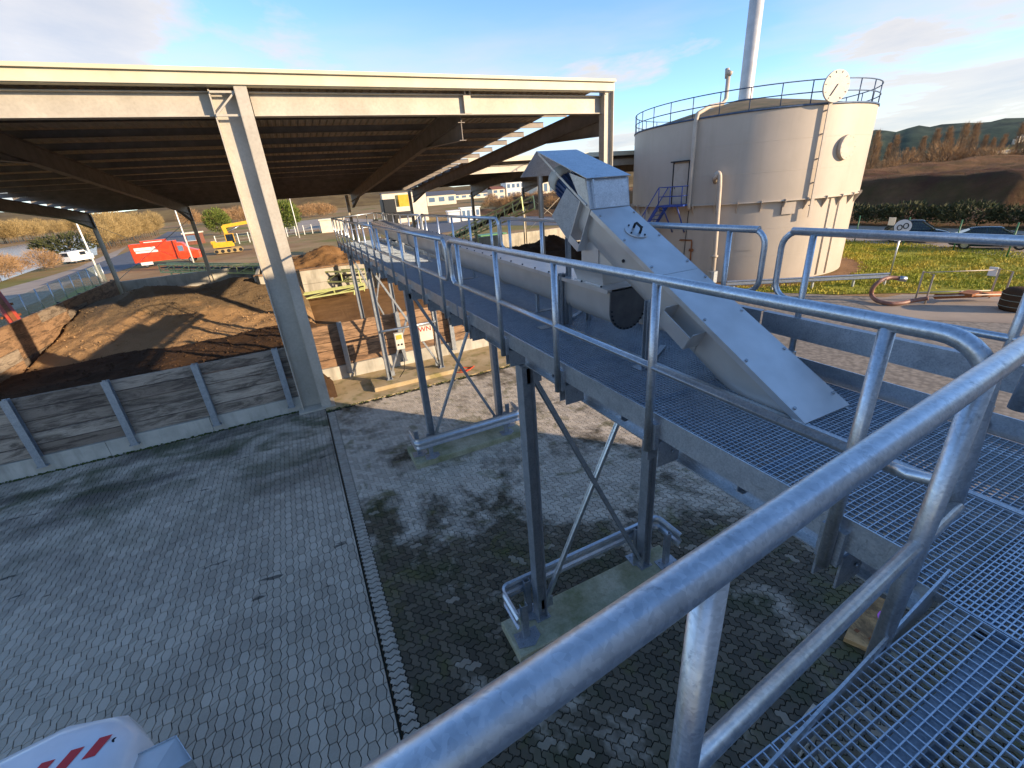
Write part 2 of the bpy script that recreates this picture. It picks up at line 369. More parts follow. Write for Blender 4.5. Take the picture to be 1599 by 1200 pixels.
    def lathe(s, c, prof, n=32, a0=0, a1=2*math.pi, axis='z', smooth=True):
        """profile [(r,h)] turned about a vertical axis through c"""
        full = abs(a1-a0-2*math.pi) < 1e-6; k = n if full else n+1
        vs = []
        for r, h in prof:
            for i in range(k):
                a = a0+(a1-a0)*i/n; vs.append(Vector(c)+Vector((r*math.cos(a), r*math.sin(a), h)))
        fs = []
        for j in range(len(prof)-1):
            for i in range(n):
                i2 = (i+1)%k if full else i+1
                fs.append((j*k+i, j*k+i2, (j+1)*k+i2, (j+1)*k+i))
        return s.add(vs, fs, smooth)
    def disc(s, c, r, nrm, th=.02, n=24):
        c = Vector(c); d = Vector(nrm).normalized()
        return s.tube([c-d*th/2, c+d*th/2], r, n)
    def prism(s, poly, z0, z1, cham=0):
        n = len(poly)
        vs = [(p[0],p[1],z0) for p in poly]
        if cham:
            ins = inset(poly, cham)
            vs += [(p[0],p[1],z1-cham*.8) for p in poly]+[(p[0],p[1],z1) for p in ins]
            fs = [tuple(range(2*n,3*n))]
            for k in (0,1): fs += [(k*n+i,k*n+(i+1)%n,(k+1)*n+(i+1)%n,(k+1)*n+i) for i in range(n)]
        else:
            vs += [(p[0],p[1],z1) for p in poly]
            fs = [tuple(range(n,2*n)), tuple(range(n-1,-1,-1))]+[(i,(i+1)%n,n+(i+1)%n,n+i) for i in range(n)]
        return s.add(vs, fs)
    def mesh(s, name, mat, off=None):
        me = bpy.data.meshes.new(name); off = Vector(off) if off is not None else Vector()
        me.from_pydata([tuple(p-off) for p in s.v], [], s.f)
        me.polygons.foreach_set('use_smooth', s.smooth)
        me.materials.append(MATS[mat]); me.update(); return me
    def build(s, name, mat, parent=None, off=None):
        """off: world position of the parent (vertices are given in world space)"""
        if off is None and parent is not None: off = wpos(parent)
        ob = bpy.data.objects.new(name, s.mesh(name, mat, off)); COL.objects.link(ob)
        if parent is not None: ob.parent = parent
        return ob
def wpos(o):
    p = Vector(o.location)
    while o.parent: o = o.parent; p += Vector(o.location)
    return p
def inset(poly, d):
    n = len(poly); out = []
    for i in range(n):
        a, b, c = Vector(poly[i-1][:2]), Vector(poly[i][:2]), Vector(poly[(i+1)%n][:2])
        d1, d2 = (b-a).normalized(), (c-b).normalized()
        n1, n2 = Vector((-d1.y,d1.x)), Vector((-d2.y,d2.x))
        k = n1+n2; q = max(.35, 1+n1.dot(n2)); out.append(tuple(b+k*(d/q)))
    return out
def tag(o, label=None, cat=None, group=None, kind=None):
    for k, v in (('label',label),('category',cat),('group',group),('kind',kind)):
        if v: o[k] = v
    return o
def thing(name, label, cat, loc=(0,0,0), rz=0, group=None):
    o = bpy.data.objects.new(name, None); COL.objects.link(o); o.location = loc; o.rotation_euler = (0,0,rz); o.empty_display_size = .2
    return tag(o, label, cat, group)
def struct(name, mb, mat): return tag(mb.build(name, mat), kind='structure')
def copy_tree(o, parent=None):
    c = o.copy(); COL.objects.link(c); c.parent = parent
    for ch in list(o.children): copy_tree(ch, c)
    return c
def inst(me, name, parent, loc=(0,0,0), rz=0):
    o = bpy.data.objects.new(name, me); COL.objects.link(o); o.parent = parent; o.location = loc; o.rotation_euler = (0,0,rz); return o
def rrect(x0, x1, y0, y1, r, n=5):
    """rounded rectangle outline in 2D"""
    out = []
    for cx, cy, a in ((x1-r,y0+r,-90),(x1-r,y1-r,0),(x0+r,y1-r,90),(x0+r,y0+r,180)):
        for i in range(n+1):
            t = R_(a+90*i/n); out.append((cx+r*math.cos(t), cy+r*math.sin(t)))
    return out
# ================================================================ ground and paving
def proj(p):
    d = Vector(p)-CAM; z = d.dot(CF)
    if z < .1: return None
    return (799.5+FPX*d.dot(CR)/z, 600-FPX*d.dot(CU)/z, z)
def in_view(p, m=0):
    q = proj(p)
    return q is not None and -m < q[0] < 1599+m and -m < q[1] < 1200+m
def sheet(pts, z): 
    m = MB(); m.add([(p[0],p[1],z) for p in pts], [tuple(range(len(pts)))]); return m
struct('ground', sheet([(-2500,-900),(2500,-900),(2500,3200),(-2500,3200)], -.06), 'ground_soil')

U = .1125
def stone_mesh(poly, z=0, inn=.0018, depth=.0125):
    """paver: top face with a worn chamfer falling into the joint"""
    outer = inset(poly, .0035); top = inset(poly, .0035+inn+.002); n = len(poly)
    m = MB(); m.add([(p[0],p[1],z-depth) for p in outer]+[(p[0],p[1],z) for p in top],
        [tuple(range(n,2*n))]+[(i,(i+1)%n,n+(i+1)%n,n+i) for i in range(n)])
    return m
WAVE = .017
def hedge(x, y, rev=False):      # unit edge running +x
    p = [(x,y),(x+U*.34,y+WAVE),(x+U*.66,y-WAVE)]
    return p if not rev else [(x+U,y),(x+U*.66,y-WAVE),(x+U*.34,y+WAVE)]
def vedge(x, y, rev=False):      # unit edge running +y
    p = [(x,y),(x+WAVE,y+U*.34),(x-WAVE,y+U*.66)]
    return p if not rev else [(x,y+U),(x-WAVE,y+U*.66),(x+WAVE,y+U*.34)]
def wavy(nx, ny):                # outline of a stone nx by ny units, from its lower left corner
    o = []
    for i in range(nx): o += hedge(i*U, 0)
    for j in range(ny): o += vedge(nx*U, j*U)
    for i in reversed(range(nx)): o += hedge(i*U, ny*U, True)
    for j in reversed(range(ny)): o += vedge(0, j*U, True)
    return o
def lay(field, spots, shapes, mat, names):
    """spots: (shape index, x, y). The 300 that show largest are parts, the rest one part"""
    vis = []
    for s in spots:
        q = proj((s[1]+.1, s[2]+.1, 0))
        vis.append((q[2] if q and -10 < q[0] < 1609 and -10 < q[1] < 1210 and not hidden(q) else 1e9))
    order = sorted(range(len(spots)), key=lambda i: vis[i])
    own = set(order[:300])
    meshes = [stone_mesh(p).mesh(n, mat) for p, n in zip(shapes, names)]
    rest = MB(); protos = [stone_mesh(p) for p in shapes]
    for i, (k, x, y) in enumerate(spots):
        dz = random.uniform(-.0025, .0025)
        if i in own:
            inst(meshes[k], names[k], field, (x, y, dz))
        else: rest.add([v+Vector((x,y,dz)) for v in protos[k].v], protos[k].f)
    tag(rest.build(names[0]+'_field', mat, field), kind='stuff')
def hidden(q):                   # pavers that the near rail, deck and platform cover
    x, y = q[0], q[1]
    return x > 1380 or (x > 640 and y > 1165-.68*(x-700) - 45 and y < 1165-.68*(x-700)+45) or (x > 820 and y < 560+.613*(x-800)+10)

hexf = tag(sheet([(-12,1.2),(-.215,1.2),(-.215,15.31),(-12,15.31)], -.013).build('hexagon_paving', 'joint_soil'), kind='structure')
P = .225; nk, wk, de = .035, .066, .034
hexagon = [(-P/2+wk,-P/2),(P/2-wk,-P/2),(P/2-nk,0),(P/2-wk,P/2),(-P/2+wk,P/2),(-P/2+nk,0)]
fr = de/(P/2)*(wk-nk)
slim = [(-wk+fr,-de),(wk-fr,de),(nk,P/2),(wk,P),(wk-fr,P+de),(-wk+fr,P-de),(-nk,P/2),(-wk,0)]
sp = []
for i in range(-52, 1):
    for j in range(6, 68):
        x, y = -.345+i*P, j*P
        if y > 15.2 or x < -11.9: continue
        sp.append((0, x, y))
        if i < 0: sp.append((1, x+P/2, y-P/2))
        else: sp.append((2, x+P/2, y-P/2))
half = [(-wk,0),(-.008,0),(-.008,P),(-wk,P),(-nk,P/2)]
half = [(-wk,0),(-.004,0),(-.004,P),(-wk,P),(-nk,P/2)]
lay(hexf, sp, [hexagon, slim, half], 'hexagon_stone', ['hexagon_paver','slim_paver','edge_paver'])

wavf = tag(sheet([(-.205,-2.2),(10.2,-2.2),(10.2,14.68),(-.205,14.68)], -.013).build('wavy_paving', 'joint_soil'), kind='structure')
sp = []
x0 = .03
for i in range(-1, 90):
    for j in range(-18, 130):
        c = (i+j) % 4; x, y = x0+i*U, j*U
        if y > 14.5: continue
        if c == 0 and i >= 0: sp.append((0, x, y))
        elif c == 0: sp.append((2, x+U, y))
        elif c == 2 and i >= 0: sp.append((1, x, y))
lay(wavf, sp, [wavy(2,1), wavy(1,2), wavy(1,1)], 'wavy_stone', ['wavy_paver','wavy_paver','half_paver'])
bs = stone_mesh(inset(wavy(2,1), .0035))
bme = bs.mesh('border_paver', 'border_stone')
for j in range(-10, 130):
    y = j*U
    if y > 14.5 and True: continue
    if 2.4 < y: inst(bme, 'border_paver', wavf, (-.2, y, random.uniform(-.002,.002)))
struct('far_paving', sheet([(10.2,-6),(40,-6),(32.5,6.6),(26.2,11.6),(22.5,17.5),(10.2,17.5)], -.02), 'far_paving')
struct('rear_paving', sheet([(-30,-30),(10.2,-30),(10.2,-2.2),(-12,-2.2)], -.03), 'far_paving')
st = MB(); st.box(-.22,12.6,14.68,17.5,-.05,.03); struct('concrete_apron', st, 'concrete_strip')
mo = MB()
for k in range(900):
    if k < 420: x = random.uniform(-.2,12); y = 14.66+random.gauss(0,.05)
    else: x = random.uniform(-12,-.9); y = 15.24-abs(random.gauss(0,.05))
    r = random.uniform(.02,.075); a = random.uniform(0,3)
    mo.add([(x+r*math.cos(a+q*2.1)*random.uniform(.6,1.2), y+.6*r*math.sin(a+q*2.1), .012) for q in range(3)]+[(x,y,random.uniform(.03,.05))], [(0,1,3),(1,2,3),(2,0,3)])
tag(mo.build('moss_edge', 'moss'), 'green moss growing along the edges of the paving', 'moss', kind='stuff')

# ================================================================ timber push walls
def push_wall(label, xs, y, face, z_base, top, mat, base_mat, nplank=5, postmat='galvanised_dull', x_end=None):
    w = thing('timber_wall', label, 'wall', (xs[0], y, 0))
    b = MB(); x = min(xs[0], x_end[0]); X = max(xs[-1], x_end[1])
    n = max(1, int((X-x)/2.6))
    for i in range(n):
        MB().box(x+(X-x)*i/n+.006, x+(X-x)*(i+1)/n-.006, y-.06, y+.2, -.05, z_base).build('concrete_block', base_mat, w)
    ends = [x]+list(xs)+[X]
    ph = (top-z_base)/nplank
    for k in range(len(ends)-1):
        a, c = ends[k], ends[k+1]
        if c-a < .2: continue
        for j in range(nplank):
            jit = random.uniform(-.028,.02)
            m = MB(); m.cbox(((a+c)/2, y+.06+jit, z_base+ph*(j+.5)), (c-a-.02, .085, ph-random.uniform(.018,.034)))
            m.build('plank', mat, w)
    for px in xs:
        p = MB(); p.ibeam((px, y-.12, .22), (px, y-.12, top+.06), .17, .16, .014, .009, up=(0,1,0))
        p.cbox((px, y-.11, .24), (.24, .2, .03)); p.build('post', postmat, w)
    return w
push_wall('weathered grey timber push wall on a concrete base along the hexagon paving', [-11.9,-9.75,-7.6,-5.5,-3.38,-1.22], 15.32, -1, .5, 2.22, 'timber_grey', 'concrete', 5, x_end=(-14,-.92))
push_wall('sunlit brown timber push wall behind the concrete apron under the walkway', [.95,3.1,5.25,7.4,9.55,11.7], 17.42, -1, .55, 2.2, 'timber_warm', 'concrete', 5, x_end=(-.3,13))
# side wall of the shed, running away along x = -12.7
sw = thing('timber_wall', 'brown timber side wall of the soil store next to the mesh fence', 'wall', (-12.7,15.4,0))
for k in range(9):
    a, c = 15.4+k*3.2, 15.4+k*3.2+3.12
    for j in range(4):
        MB().cbox((-12.7+random.uniform(-.015,.015), (a+c)/2, .05+.56*(j+.5)), (.1, c-a, .54)).build('plank', 'timber_warm' if (k+j)%4 else 'timber_grey', sw)
    MB().cbox((-12.83, c+.04, 1.15), (.14,.16,2.3)).build('post', 'dark_steel', sw)
bw = thing('concrete_wall', 'pale concrete rear wall of the soil store below the red truck', 'wall', (-12.6,45,0))
for k in range(15):
    x = -12.6+k*3.0
    MB().box(x+.01, x+2.99, 44.9, 45.2, -.05, 2.0+.012*(k%3)).build('concrete_panel', 'concrete', bw)

# ================================================================ storage shed
def zr(y): return 9.36-.0685*(y-15.3)          # roof sheet level
shed = thing('storage_shed', 'open steel shed with cream fascia and dark corrugated roof over soil piles', 'shed', (-.5,15.3,0))
XL, XR, YB = -13.0, 11.62, 45.0
def part(m, name, mat, par=shed): return m.build(name, mat, par)
# front columns
for cx in (-12.9, -.47):
    c = MB(); c.box(cx-.42, cx+.16, 15.36, 15.40, 0, 9.18); c.box(cx-.45, cx-.42, 15.12, 15.62, 0, 9.18); c.box(cx+.14, cx+.16, 15.04, 15.62, 0, 9.18)
    col = part(c, 'column', 'shed_steel')
    f = MB(); f.ibeam((cx+.3,15.12,0),(cx+.3,15.12,9.42),.26,.30,.02,.012,up=(1,0,0)); f.box(cx+.165,cx+.435,14.985,15.005,0,9.42)
    part(f, 'flange', 'shed_steel', col)
    b = MB(); b.bar((cx-.42,15.1,9.12),(cx+.14,15.1,9.12),.05,.05); b.bar((cx-.42,15.1,8.6),(cx+.14,15.1,8.6),.05,.05); b.bar((cx-.40,15.1,8.62),(cx+.12,15.1,9.1),.04,.04)
    part(b, 'bracket', 'shed_steel', col)
    for z in (.02,):
        p = MB(); p.cbox((cx,15.3,.03),(1.15,.85,.06)); part(p, 'base_plate', 'shed_steel', col)
c = MB(); c.ibeam((11.62,15.3,0),(11.62,15.3,9.3),.32,.42,.022,.014,up=(1,0,0)); part(c, 'column', 'shed_steel')
# front girder
for a, b in ((-12.85,-.92),(-.0,11.42)):
    g = MB(); g.ibeam((a,15.42,8.885),(b,15.42,8.885),.30,.56,.024,.012); gi = part(g, 'front_girder', 'shed_steel')
    for x in ((a+b)/2+.45,):
        q = MB(); q.box(x-.12,x+.12,15.27,15.31,8.62,9.15); q.box(x-.10,x-.07,15.2,15.5,9.15,9.42); q.box(x+.07,x+.10,15.2,15.5,9.15,9.42); part(q, 'stiffener', 'shed_steel', gi)
fas = MB(); fas.box(XL-.4, XR+.05, 14.92, 14.96, 9.25, 9.50); part(fas, 'fascia', 'fascia_cream')
cap = MB(); cap.box(XL-.4, XR+.06, 14.84, 15.06, 9.505, 9.59); part(cap, 'roof_cap', 'fascia_cream')
fl = MB(); fl.box(XL-.4, XR+.05, 14.965, 15.2, 9.235, 9.247); part(fl, 'fascia_lip', 'fascia_cream')
def rafter(x, ya, yb, par=shed):
    r = MB(); za, zb = zr(ya)-.30, zr(yb)-.30; h = .62
    r.ibeam((x,ya,za-h/2),(x,yb,zb-h/2),.24,h,.02,.012)
    # haunches towards the columns
    for y0, y1 in ((ya, ya+4.2),(yb, yb-4.2)):
        z0 = zr(y0)-.30-h; z1 = zr(y1)-.30-h
        r.add([(x-.012,y0,z0),(x-.012,y1,z1),(x-.012,y0,z0-.5),(x+.012,y0,z0),(x+.012,y1,z1),(x+.012,y0,z0-.5)], [(0,2,1),(3,4,5),(0,1,4,3),(1,2,5,4),(2,0,3,5)])
        r.bar((x,y0,z0-.5),(x,y1,z1-.012),.24,.02)
    return part(r, 'rafter', 'purlin_steel', par)
RX = [-12.7,-6.5,-.3,6.0,11.62]
for x in RX: rafter(x, 15.6, YB)
def purlins(xa, xb, ya, yb, par, step=1.95):
    y = ya+.5
    while y < yb:
        m = MB(); m.channel((xa,y,zr(y)-.15),(xb,y,zr(y)-.15),.07,.22,.006); part(m, 'purlin', 'purlin_steel', par); y += step
purlins(XL, XR+.05, 15.6, YB+.4, shed)
def roof_panels(xa, xb, ya, yb, par):
    w = 1.0; n = int(round((xb-xa)/w)); w = (xb-xa)/n
    me = MB(); prof = []
    for k in range(4):
        b = k*w/4; prof += [(b,0),(b+.10*w/1.0,0),(b+.135*w,.05),(b+.215*w,.05)]
    prof.append((w,0))
    for i,(px,pz) in enumerate(prof):
        me.v += [Vector((px,0,pz)),Vector((px,yb-ya,pz-.0685*(yb-ya)))]
    for i in range(len(prof)-1): me.f.append([2*i,2*i+2,2*i+3,2*i+1]); me.smooth.append(False)
    mesh = me.mesh('roof_panel','roof_sheet')
    for i in range(n):
        o = inst(mesh, 'roof_panel', par, Vector((xa+i*w, ya, zr(ya)))-wpos(par))
roof_panels(XL+.55, XR-.42, 14.95, YB+.5, shed)
for x in (-12.7,-6.5,-.3,5.6,11.3):
    m = MB(); m.ibeam((x,YB-.1,0),(x,YB-.1,zr(YB)-.35),.2,.26,.016,.01,up=(1,0,0)); part(m,'column','shed_steel')
for x0_, x1_ in ((-12.7,-6.5),):
    m = MB(); m.tube([(x0_,YB,2.1),(x1_,YB,6.2)],.02,6); m.tube([(x0_,YB,6.2),(x1_,YB,2.1)],.02,6); part(m,'tie_rod','shed_steel')
eave = MB(); eave.box(XL,XR,YB+.42,YB+.5,zr(YB)-.22,zr(YB)+.02); part(eave,'eave_beam','purlin_steel')

wing = thing('storage_shed', 'set-back wing of the steel shed between the hopper screw and the tank', 'shed', (20,31,0))
WX0, WX1 = 11.9, 33.0
for x in (17.6,23.4,29.2): rafter(x, 31, YB, wing)
purlins(WX0, WX1, 30.9, YB+.4, wing)
roof_panels(WX0, WX1, 30.6, YB+.5, wing)
for x in (17.6,23.4,29.2):
    m = MB(); m.ibeam((x,YB-.1,0),(x,YB-.1,zr(YB)-.9),.2,.26,.016,.01,up=(1,0,0)); part(m,'column','shed_steel',wing)
for x in (17.6,29.2):
    m = MB(); m.ibeam((x,31,0),(x,31,zr(31)-.35),.24,.3,.016,.01,up=(1,0,0)); part(m,'column','shed_steel',wing)
m = MB(); m.ibeam((WX0,30.9,zr(31)-.6),(WX1,30.9,zr(31)-.6),.24,.45,.02,.012); part(m,'front_girder','shed_steel',wing)
m = MB(); m.box(WX0,WX1,30.5,30.54,zr(30.6)-.18,zr(30.6)+.12); part(m,'fascia','fascia_cream',wing)
m = MB(); m.tube([(23.5,YB,1.9),(29.1,YB,6.0)],.025,6); m.tube([(23.5,YB,6.0),(29.1,YB,1.9)],.025,6); part(m,'tie_rod','shed_steel',wing)

# ================================================================ soil
from mathutils import noise as NZ
def pile(name, label, x0, x1, y0, y1, nx, ny, fn, mat, cat='pile', rough=.12):
    m = MB(); vs = []
    for j in range(ny+1):
        for i in range(nx+1):
            x, y = x0+(x1-x0)*i/nx, y0+(y1-y0)*j/ny
            e = min(i, nx-i, j, ny-j)/3.0; e = min(1, e)
            z = fn(x, y)*e
            z += (NZ.fractal(Vector((x*.9,y*.9,1.3)), 1, 2, 5))*rough*min(1, .25+z)*e + NZ.noise(Vector((x*5,y*5,7)))*.03*e
            vs.append((x,y,max(z,-.03) if e > 0 else -.05))
    fs = [(j*(nx+1)+i, j*(nx+1)+i+1, (j+1)*(nx+1)+i+1, (j+1)*(nx+1)+i) for j in range(ny) for i in range(nx)]
    m.add(vs, fs, True); o = m.build(name, mat)
    cl = MB(); rc = random.Random(len(label)); area = (x1-x0)*(y1-y0)
    for _ in range(int(area*14)):
        v = vs[rc.randrange(len(vs))]
        if v[2] < .02: continue
        r = .018+.07*rc.random()**4; c_ = Vector((v[0]+rc.gauss(0,.06), v[1]+rc.gauss(0,.06), v[2]+r*.2))
        p_ = [c_+Vector((rc.uniform(.6,1.3)*r*a_, rc.uniform(.6,1.3)*r*b_, rc.uniform(.5,1)*r*k_)) for a_,b_,k_ in ((1,0,0),(0,1,0),(-1,0,0),(0,-1,0),(0,0,1))]
        cl.add(p_, [(0,1,4),(1,2,4),(2,3,4),(3,0,4)])
    tag(cl.build('clod', mat, o), kind='stuff')
    return tag(o, label, cat)
struct('shed_floor', sheet([(-12.6,15.55),(-.2,15.55),(-.2,17.7),(33,17.7),(33,44.9),(-12.6,44.9)], -.035), 'soil_brown')
def cone(x, y, cx, cy, h, r, s=1.0): 
    d = math.hypot((x-cx)/s, y-cy); return max(0, h*(1-d/r))
def smax(*a): return max(a)
def sst_(a, b, x): t_ = max(0, min(1, (x-a)/(b-a))); return t_*t_*(3-2*t_)
def main_pile(x, y):
    return smax(cone(x,y,-9.0,36.5,2.35,9.5,1.1), cone(x,y,-4.5,38,2.0,7.5,1.4), cone(x,y,-10.5,31,1.1,6), cone(x,y,-6.5,30,.7,5,1.5), cone(x,y,-9,29.5,.8,5,1.6), cone(x,y,-3,30,.6,5,1.6), .1)
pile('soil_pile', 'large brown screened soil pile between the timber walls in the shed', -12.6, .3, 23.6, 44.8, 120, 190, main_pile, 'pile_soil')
pile('compost_pile', 'flat dark compost layer between the soil pile and the grey timber wall', -12.6, .3, 15.55, 30.5, 120, 125, lambda x,y: smax(.42, cone(x,y,-11,21,.8,6,1.2), cone(x,y,-3,20.5,.45,4,1.5))*(1-sst_(26.0,30.0,y+.6*math.sin(x*.9))*1.0)-.02, 'compost_dark', rough=.15)  # dark compost colour that also paints in the shade behind the grey wall
pile('compost_pile', 'dark compost heap in the shade by the wooden barrier behind the walkway rail', 9.5, 27, 28, 44.6, 90, 90, lambda x,y: smax(cone(x,y,17,37,1.7,7,1.3), cone(x,y,23,39,1.9,6.5), cone(x,y,21,34,1.2,5.5), cone(x,y,13,40,1.2,5)), 'compost_dark', rough=.35)
pile('soil_pile', 'red-brown crumbly soil mound behind the far end of the walkway', 9, 24, 50, 64, 60, 60, lambda x,y: smax(cone(x,y,14,57,2.2,6), cone(x,y,19,58,1.6,5)), 'soil_brown', rough=.4)
pile('soil_pile', 'reddish soil heap on top of the concrete bunker', -2.4, 5.4, 36.9, 45.9, 50, 50, lambda x,y: 1.9+smax(cone(x,y,2.5,42.5,1.1,4.2), cone(x,y,-1,42,.5,3)), 'soil_brown', rough=.25)
bk = thing('concrete_bunker', 'concrete panel bunker holding reddish soil beside the walkway end', 'bunker', (1.5,36.6,0))
for i in range(3):
    for j in range(2):
        MB().box(-2.6+i*2.7+.03, -2.6+(i+1)*2.7-.03, 36.6, 36.85, j*1.0+.01, (j+1)*1.0-.01).build('concrete_panel','concrete',bk)
for x in (-2.6,.1,2.8,5.5): MB().box(x-.09,x+.09,36.42,36.58,0,2.1).build('post','dark_steel',bk)
MB().box(-2.8,5.7,36.5,36.95,2.01,2.12).build('coping','timber_warm',bk)
for x in (-2.75,5.6): MB().box(x-.1,x+.1,36.97,46,0,1.95).build('side_panel','concrete',bk)
# ================================================================ elevated walkway
DZ = 4.73                       # top of the grating
wk_ = thing('elevated_walkway', 'long galvanised grating walkway with handrails running from the yard into the shed', 'walkway', (2.7,10,4.5))
YN, YF = -1.9, 20.9
def wpart(m, name, mat='galvanised', par=wk_): return m.build(name, mat, par)
def grating(w, l, pitch=.0335, along='x'):
    """bars of one panel, its corner at the origin: deep flat bars one way, thin cross bars the other"""
    m = MB(); d = .040
    nb = int(l/pitch); nc = int(w/pitch)
    for i in range(1, nb):
        y = l*i/nb; m.add([(0,y-.002,0),(w,y-.002,0),(w,y+.002,0),(0,y+.002,0),(0,y-.002,-d),(w,y-.002,-d),(w,y+.002,-d),(0,y+.002,-d)],[(0,1,2,3),(4,5,1,0),(3,2,6,7)])
    for i in range(1, nc):
        x = w*i/nc; m.add([(x-.002,0,-.001),(x+.002,0,-.001),(x+.002,l,-.001),(x-.002,l,-.001),(x-.002,0,-.012),(x+.002,0,-.012),(x+.002,l,-.012),(x-.002,l,-.012)],[(0,1,2,3),(0,3,7,4),(1,5,6,2)])
    fr = MB(); e = .004
    fr.box(0,w,0,e,-d,.001); fr.box(0,w,l-e,l,-d,.001); fr.box(0,e,e,l-e,-d,.001); fr.box(w-e,w,e,l-e,-d,.001)
    return m.mesh('bars','grating_steel'), fr.mesh('grating_panel','grating_steel')
def put_grating(par, meshes, x, y, z, rz=0):
    f = inst(meshes[1], 'grating_panel', par, Vector((x,y,z))-wpos(par), rz)
    tag(inst(meshes[0], 'bars', f), kind='stuff')
    return f
WA, WB, WC = 1.93, 2.74, 3.50
gA = grating(WB-WA-.006, .994); gB = grating(WC-WB-.046, .994)
y = YN
while y < YF-.5:
    put_grating(wk_, gA, WA, y, DZ); put_grating(wk_, gB, WB+.04, y, DZ); y += 1.0
m = MB(); m.box(WB, WB+.034, YN, y, DZ-.05, DZ+.003); wpart(m, 'grating_bearer')
YF = y
# edge plates (toe boards) with brackets, main channels below
for k in range(4):
    a = [.49,5.86,11.34,16.82][k]-.0; b = [5.80,11.28,16.76,YF][k]
    m = MB(); m.box(1.895,1.903,a,b,4.70,4.865); m.box(1.903,1.93,a,b,4.70,4.708); wpart(m,'toe_board')
for a,b in ((YN,2.44),(2.46,7.9),(7.92,13.4),(13.42,YF)):
    m = MB(); m.box(3.535,3.543,a,b,4.715,4.85); wpart(m,'toe_board')
    if a < 5: m = MB(); m.channel((3.56,a,5.07),(3.56,b,5.07),.06,.17,.005); wpart(m,'cable_tray','galvanised_dull') if a < 5 else None
for k in range(4):
    a = [.49,5.86,11.34,16.82][k]; b = [5.80,11.28,16.76,YF][k]
    m = MB(); m.channel((2.16,a,4.545),(2.16,b,4.545),-.075,.21,.011); mb = wpart(m,'main_beam')
    q = MB(); q.box(2.085,2.15,a-.0,a+.012,4.452,4.638); q.box(2.085,2.15,b-.012,b,4.452,4.638); wpart(q,'end_plate','galvanised',mb)
    m = MB(); m.channel((3.46,a,4.545),(3.46,b,4.545),.075,.21,.011); wpart(m,'main_beam')
m = MB(); m.channel((2.16,YN,4.545),(2.16,.46,4.545),-.075,.21,.011); wpart(m,'main_beam')
m = MB(); m.channel((3.46,YN,4.545),(3.46,.46,4.545),.075,.21,.011); wpart(m,'main_beam')
m = MB(); yy = YN+.2
while yy < YF: 
    q = MB(); q.channel((1.91,yy,4.675),(3.53,yy,4.675),.04,.05,.005); wpart(q,'cross_beam'); yy += 1.0

RT = .0302
def loop_rail(par, x, ya, yb, zt, zb, posts, zfoot, side=-1, r=RT, knee=.0215):
    """one railing length: top and knee rail bent into one loop, posts standing outside the edge plate"""
    rr = .13
    pts2 = []
    for cy, cz, a in ((yb-rr,zb+rr,-90),(yb-rr,zt-rr,0),(ya+rr,zt-rr,90),(ya+rr,zb+rr,180)):
        for i in range(6):
            t = R_(a+90*i/5); pts2.append((x, cy+rr*math.cos(t), cz+rr*math.sin(t)))
    o = MB().tube(pts2, knee*1.12, 10, True).build('handrail','galvanised',par)
    top = MB(); top.tube([(x,ya+rr*.55,zt),(x,yb-rr*.55,zt)], r, 12); top.build('top_rail','galvanised',o)
    for py in posts:
        p = MB(); p.tube([(x,py,zfoot),(x,py,zt-.01)], .0245, 10)
        p.cbox((x-side*.028,py,zfoot+.09),(.05,.09,.16)); p.build('post','galvanised',o)
        b = MB(); b.tube([(x-side*.05,py-.025,zfoot+.05),(x-side*.066,py-.025,zfoot+.05)],.010,6); b.tube([(x-side*.05,py+.025,zfoot+.13),(x-side*.066,py+.025,zfoot+.13)],.010,6)
        b.tube([(x-side*.09,py-.06,zfoot+.04),(x-side*.09,py-.06,zfoot+.10)],.009,6)
        tag(b.build('bolt','galvanised_dull',o),kind='stuff')
    return o
ZT, ZK = 5.75, 5.21
PA = [.785,1.94,3.09,4.24,5.40]
# near length: the thick rail that bends down at its free end
def bend(c, r, a0, a1, n, f): return [f(c[0]+r*math.cos(R_(a0+(a1-a0)*i/n)), c[1]+r*math.sin(R_(a0+(a1-a0)*i/n))) for i in range(n+1)]
X1 = 1.845
pl = [(X1,5.74,ZK+.1)]
f = lambda a, b: (X1, a, b)
pts = [(X1,.46,5.13)]+[(X1,.47,5.3)]+bend((.49+.15,ZT-.15),.15,180,90,8,f)+[(X1,5.5,ZT)]+bend((5.6,ZT-.12),.12,90,0,6,f)+bend((5.6,ZK+.12),.12,0,-90,6,f)
o = MB().tube(pts, RT, 14).build('handrail','galvanised',wk_)
k = [(X1,5.58,ZK),(X1,.785,ZK)]
MB().tube([(X1,5.6,ZK),(X1,.70,ZK)]+bend((.70,ZK+.0),.0001,0,1,1,f)[:1]+[(X1,.60,ZK+.004),(X1,.53,ZK+.02),(X1,.50,ZK+.05)], .0235, 12).build('knee_rail','galvanised',o)
for py in PA:
    p = MB(); p.tube([(X1,py,4.60),(X1,py,ZT-.01)], .027, 12); p.build('post','galvanised',o)
    q = MB(); q.cbox((X1+.034,py,4.71),(.035,.10,.19)); q.box(X1+.05,2.085,py-.055,py-.045,4.47,4.66); q.box(X1+.05,2.085,py+.045,py+.055,4.47,4.66); q.build('bracket','galvanised_dull',o)
    b = MB()
    for zz in (4.56,4.64): b.tube([(2.02,py-.058,zz),(2.02,py-.07,zz)],.011,6)
    tag(b.build('bolt','galvanised_dull',o),kind='stuff')
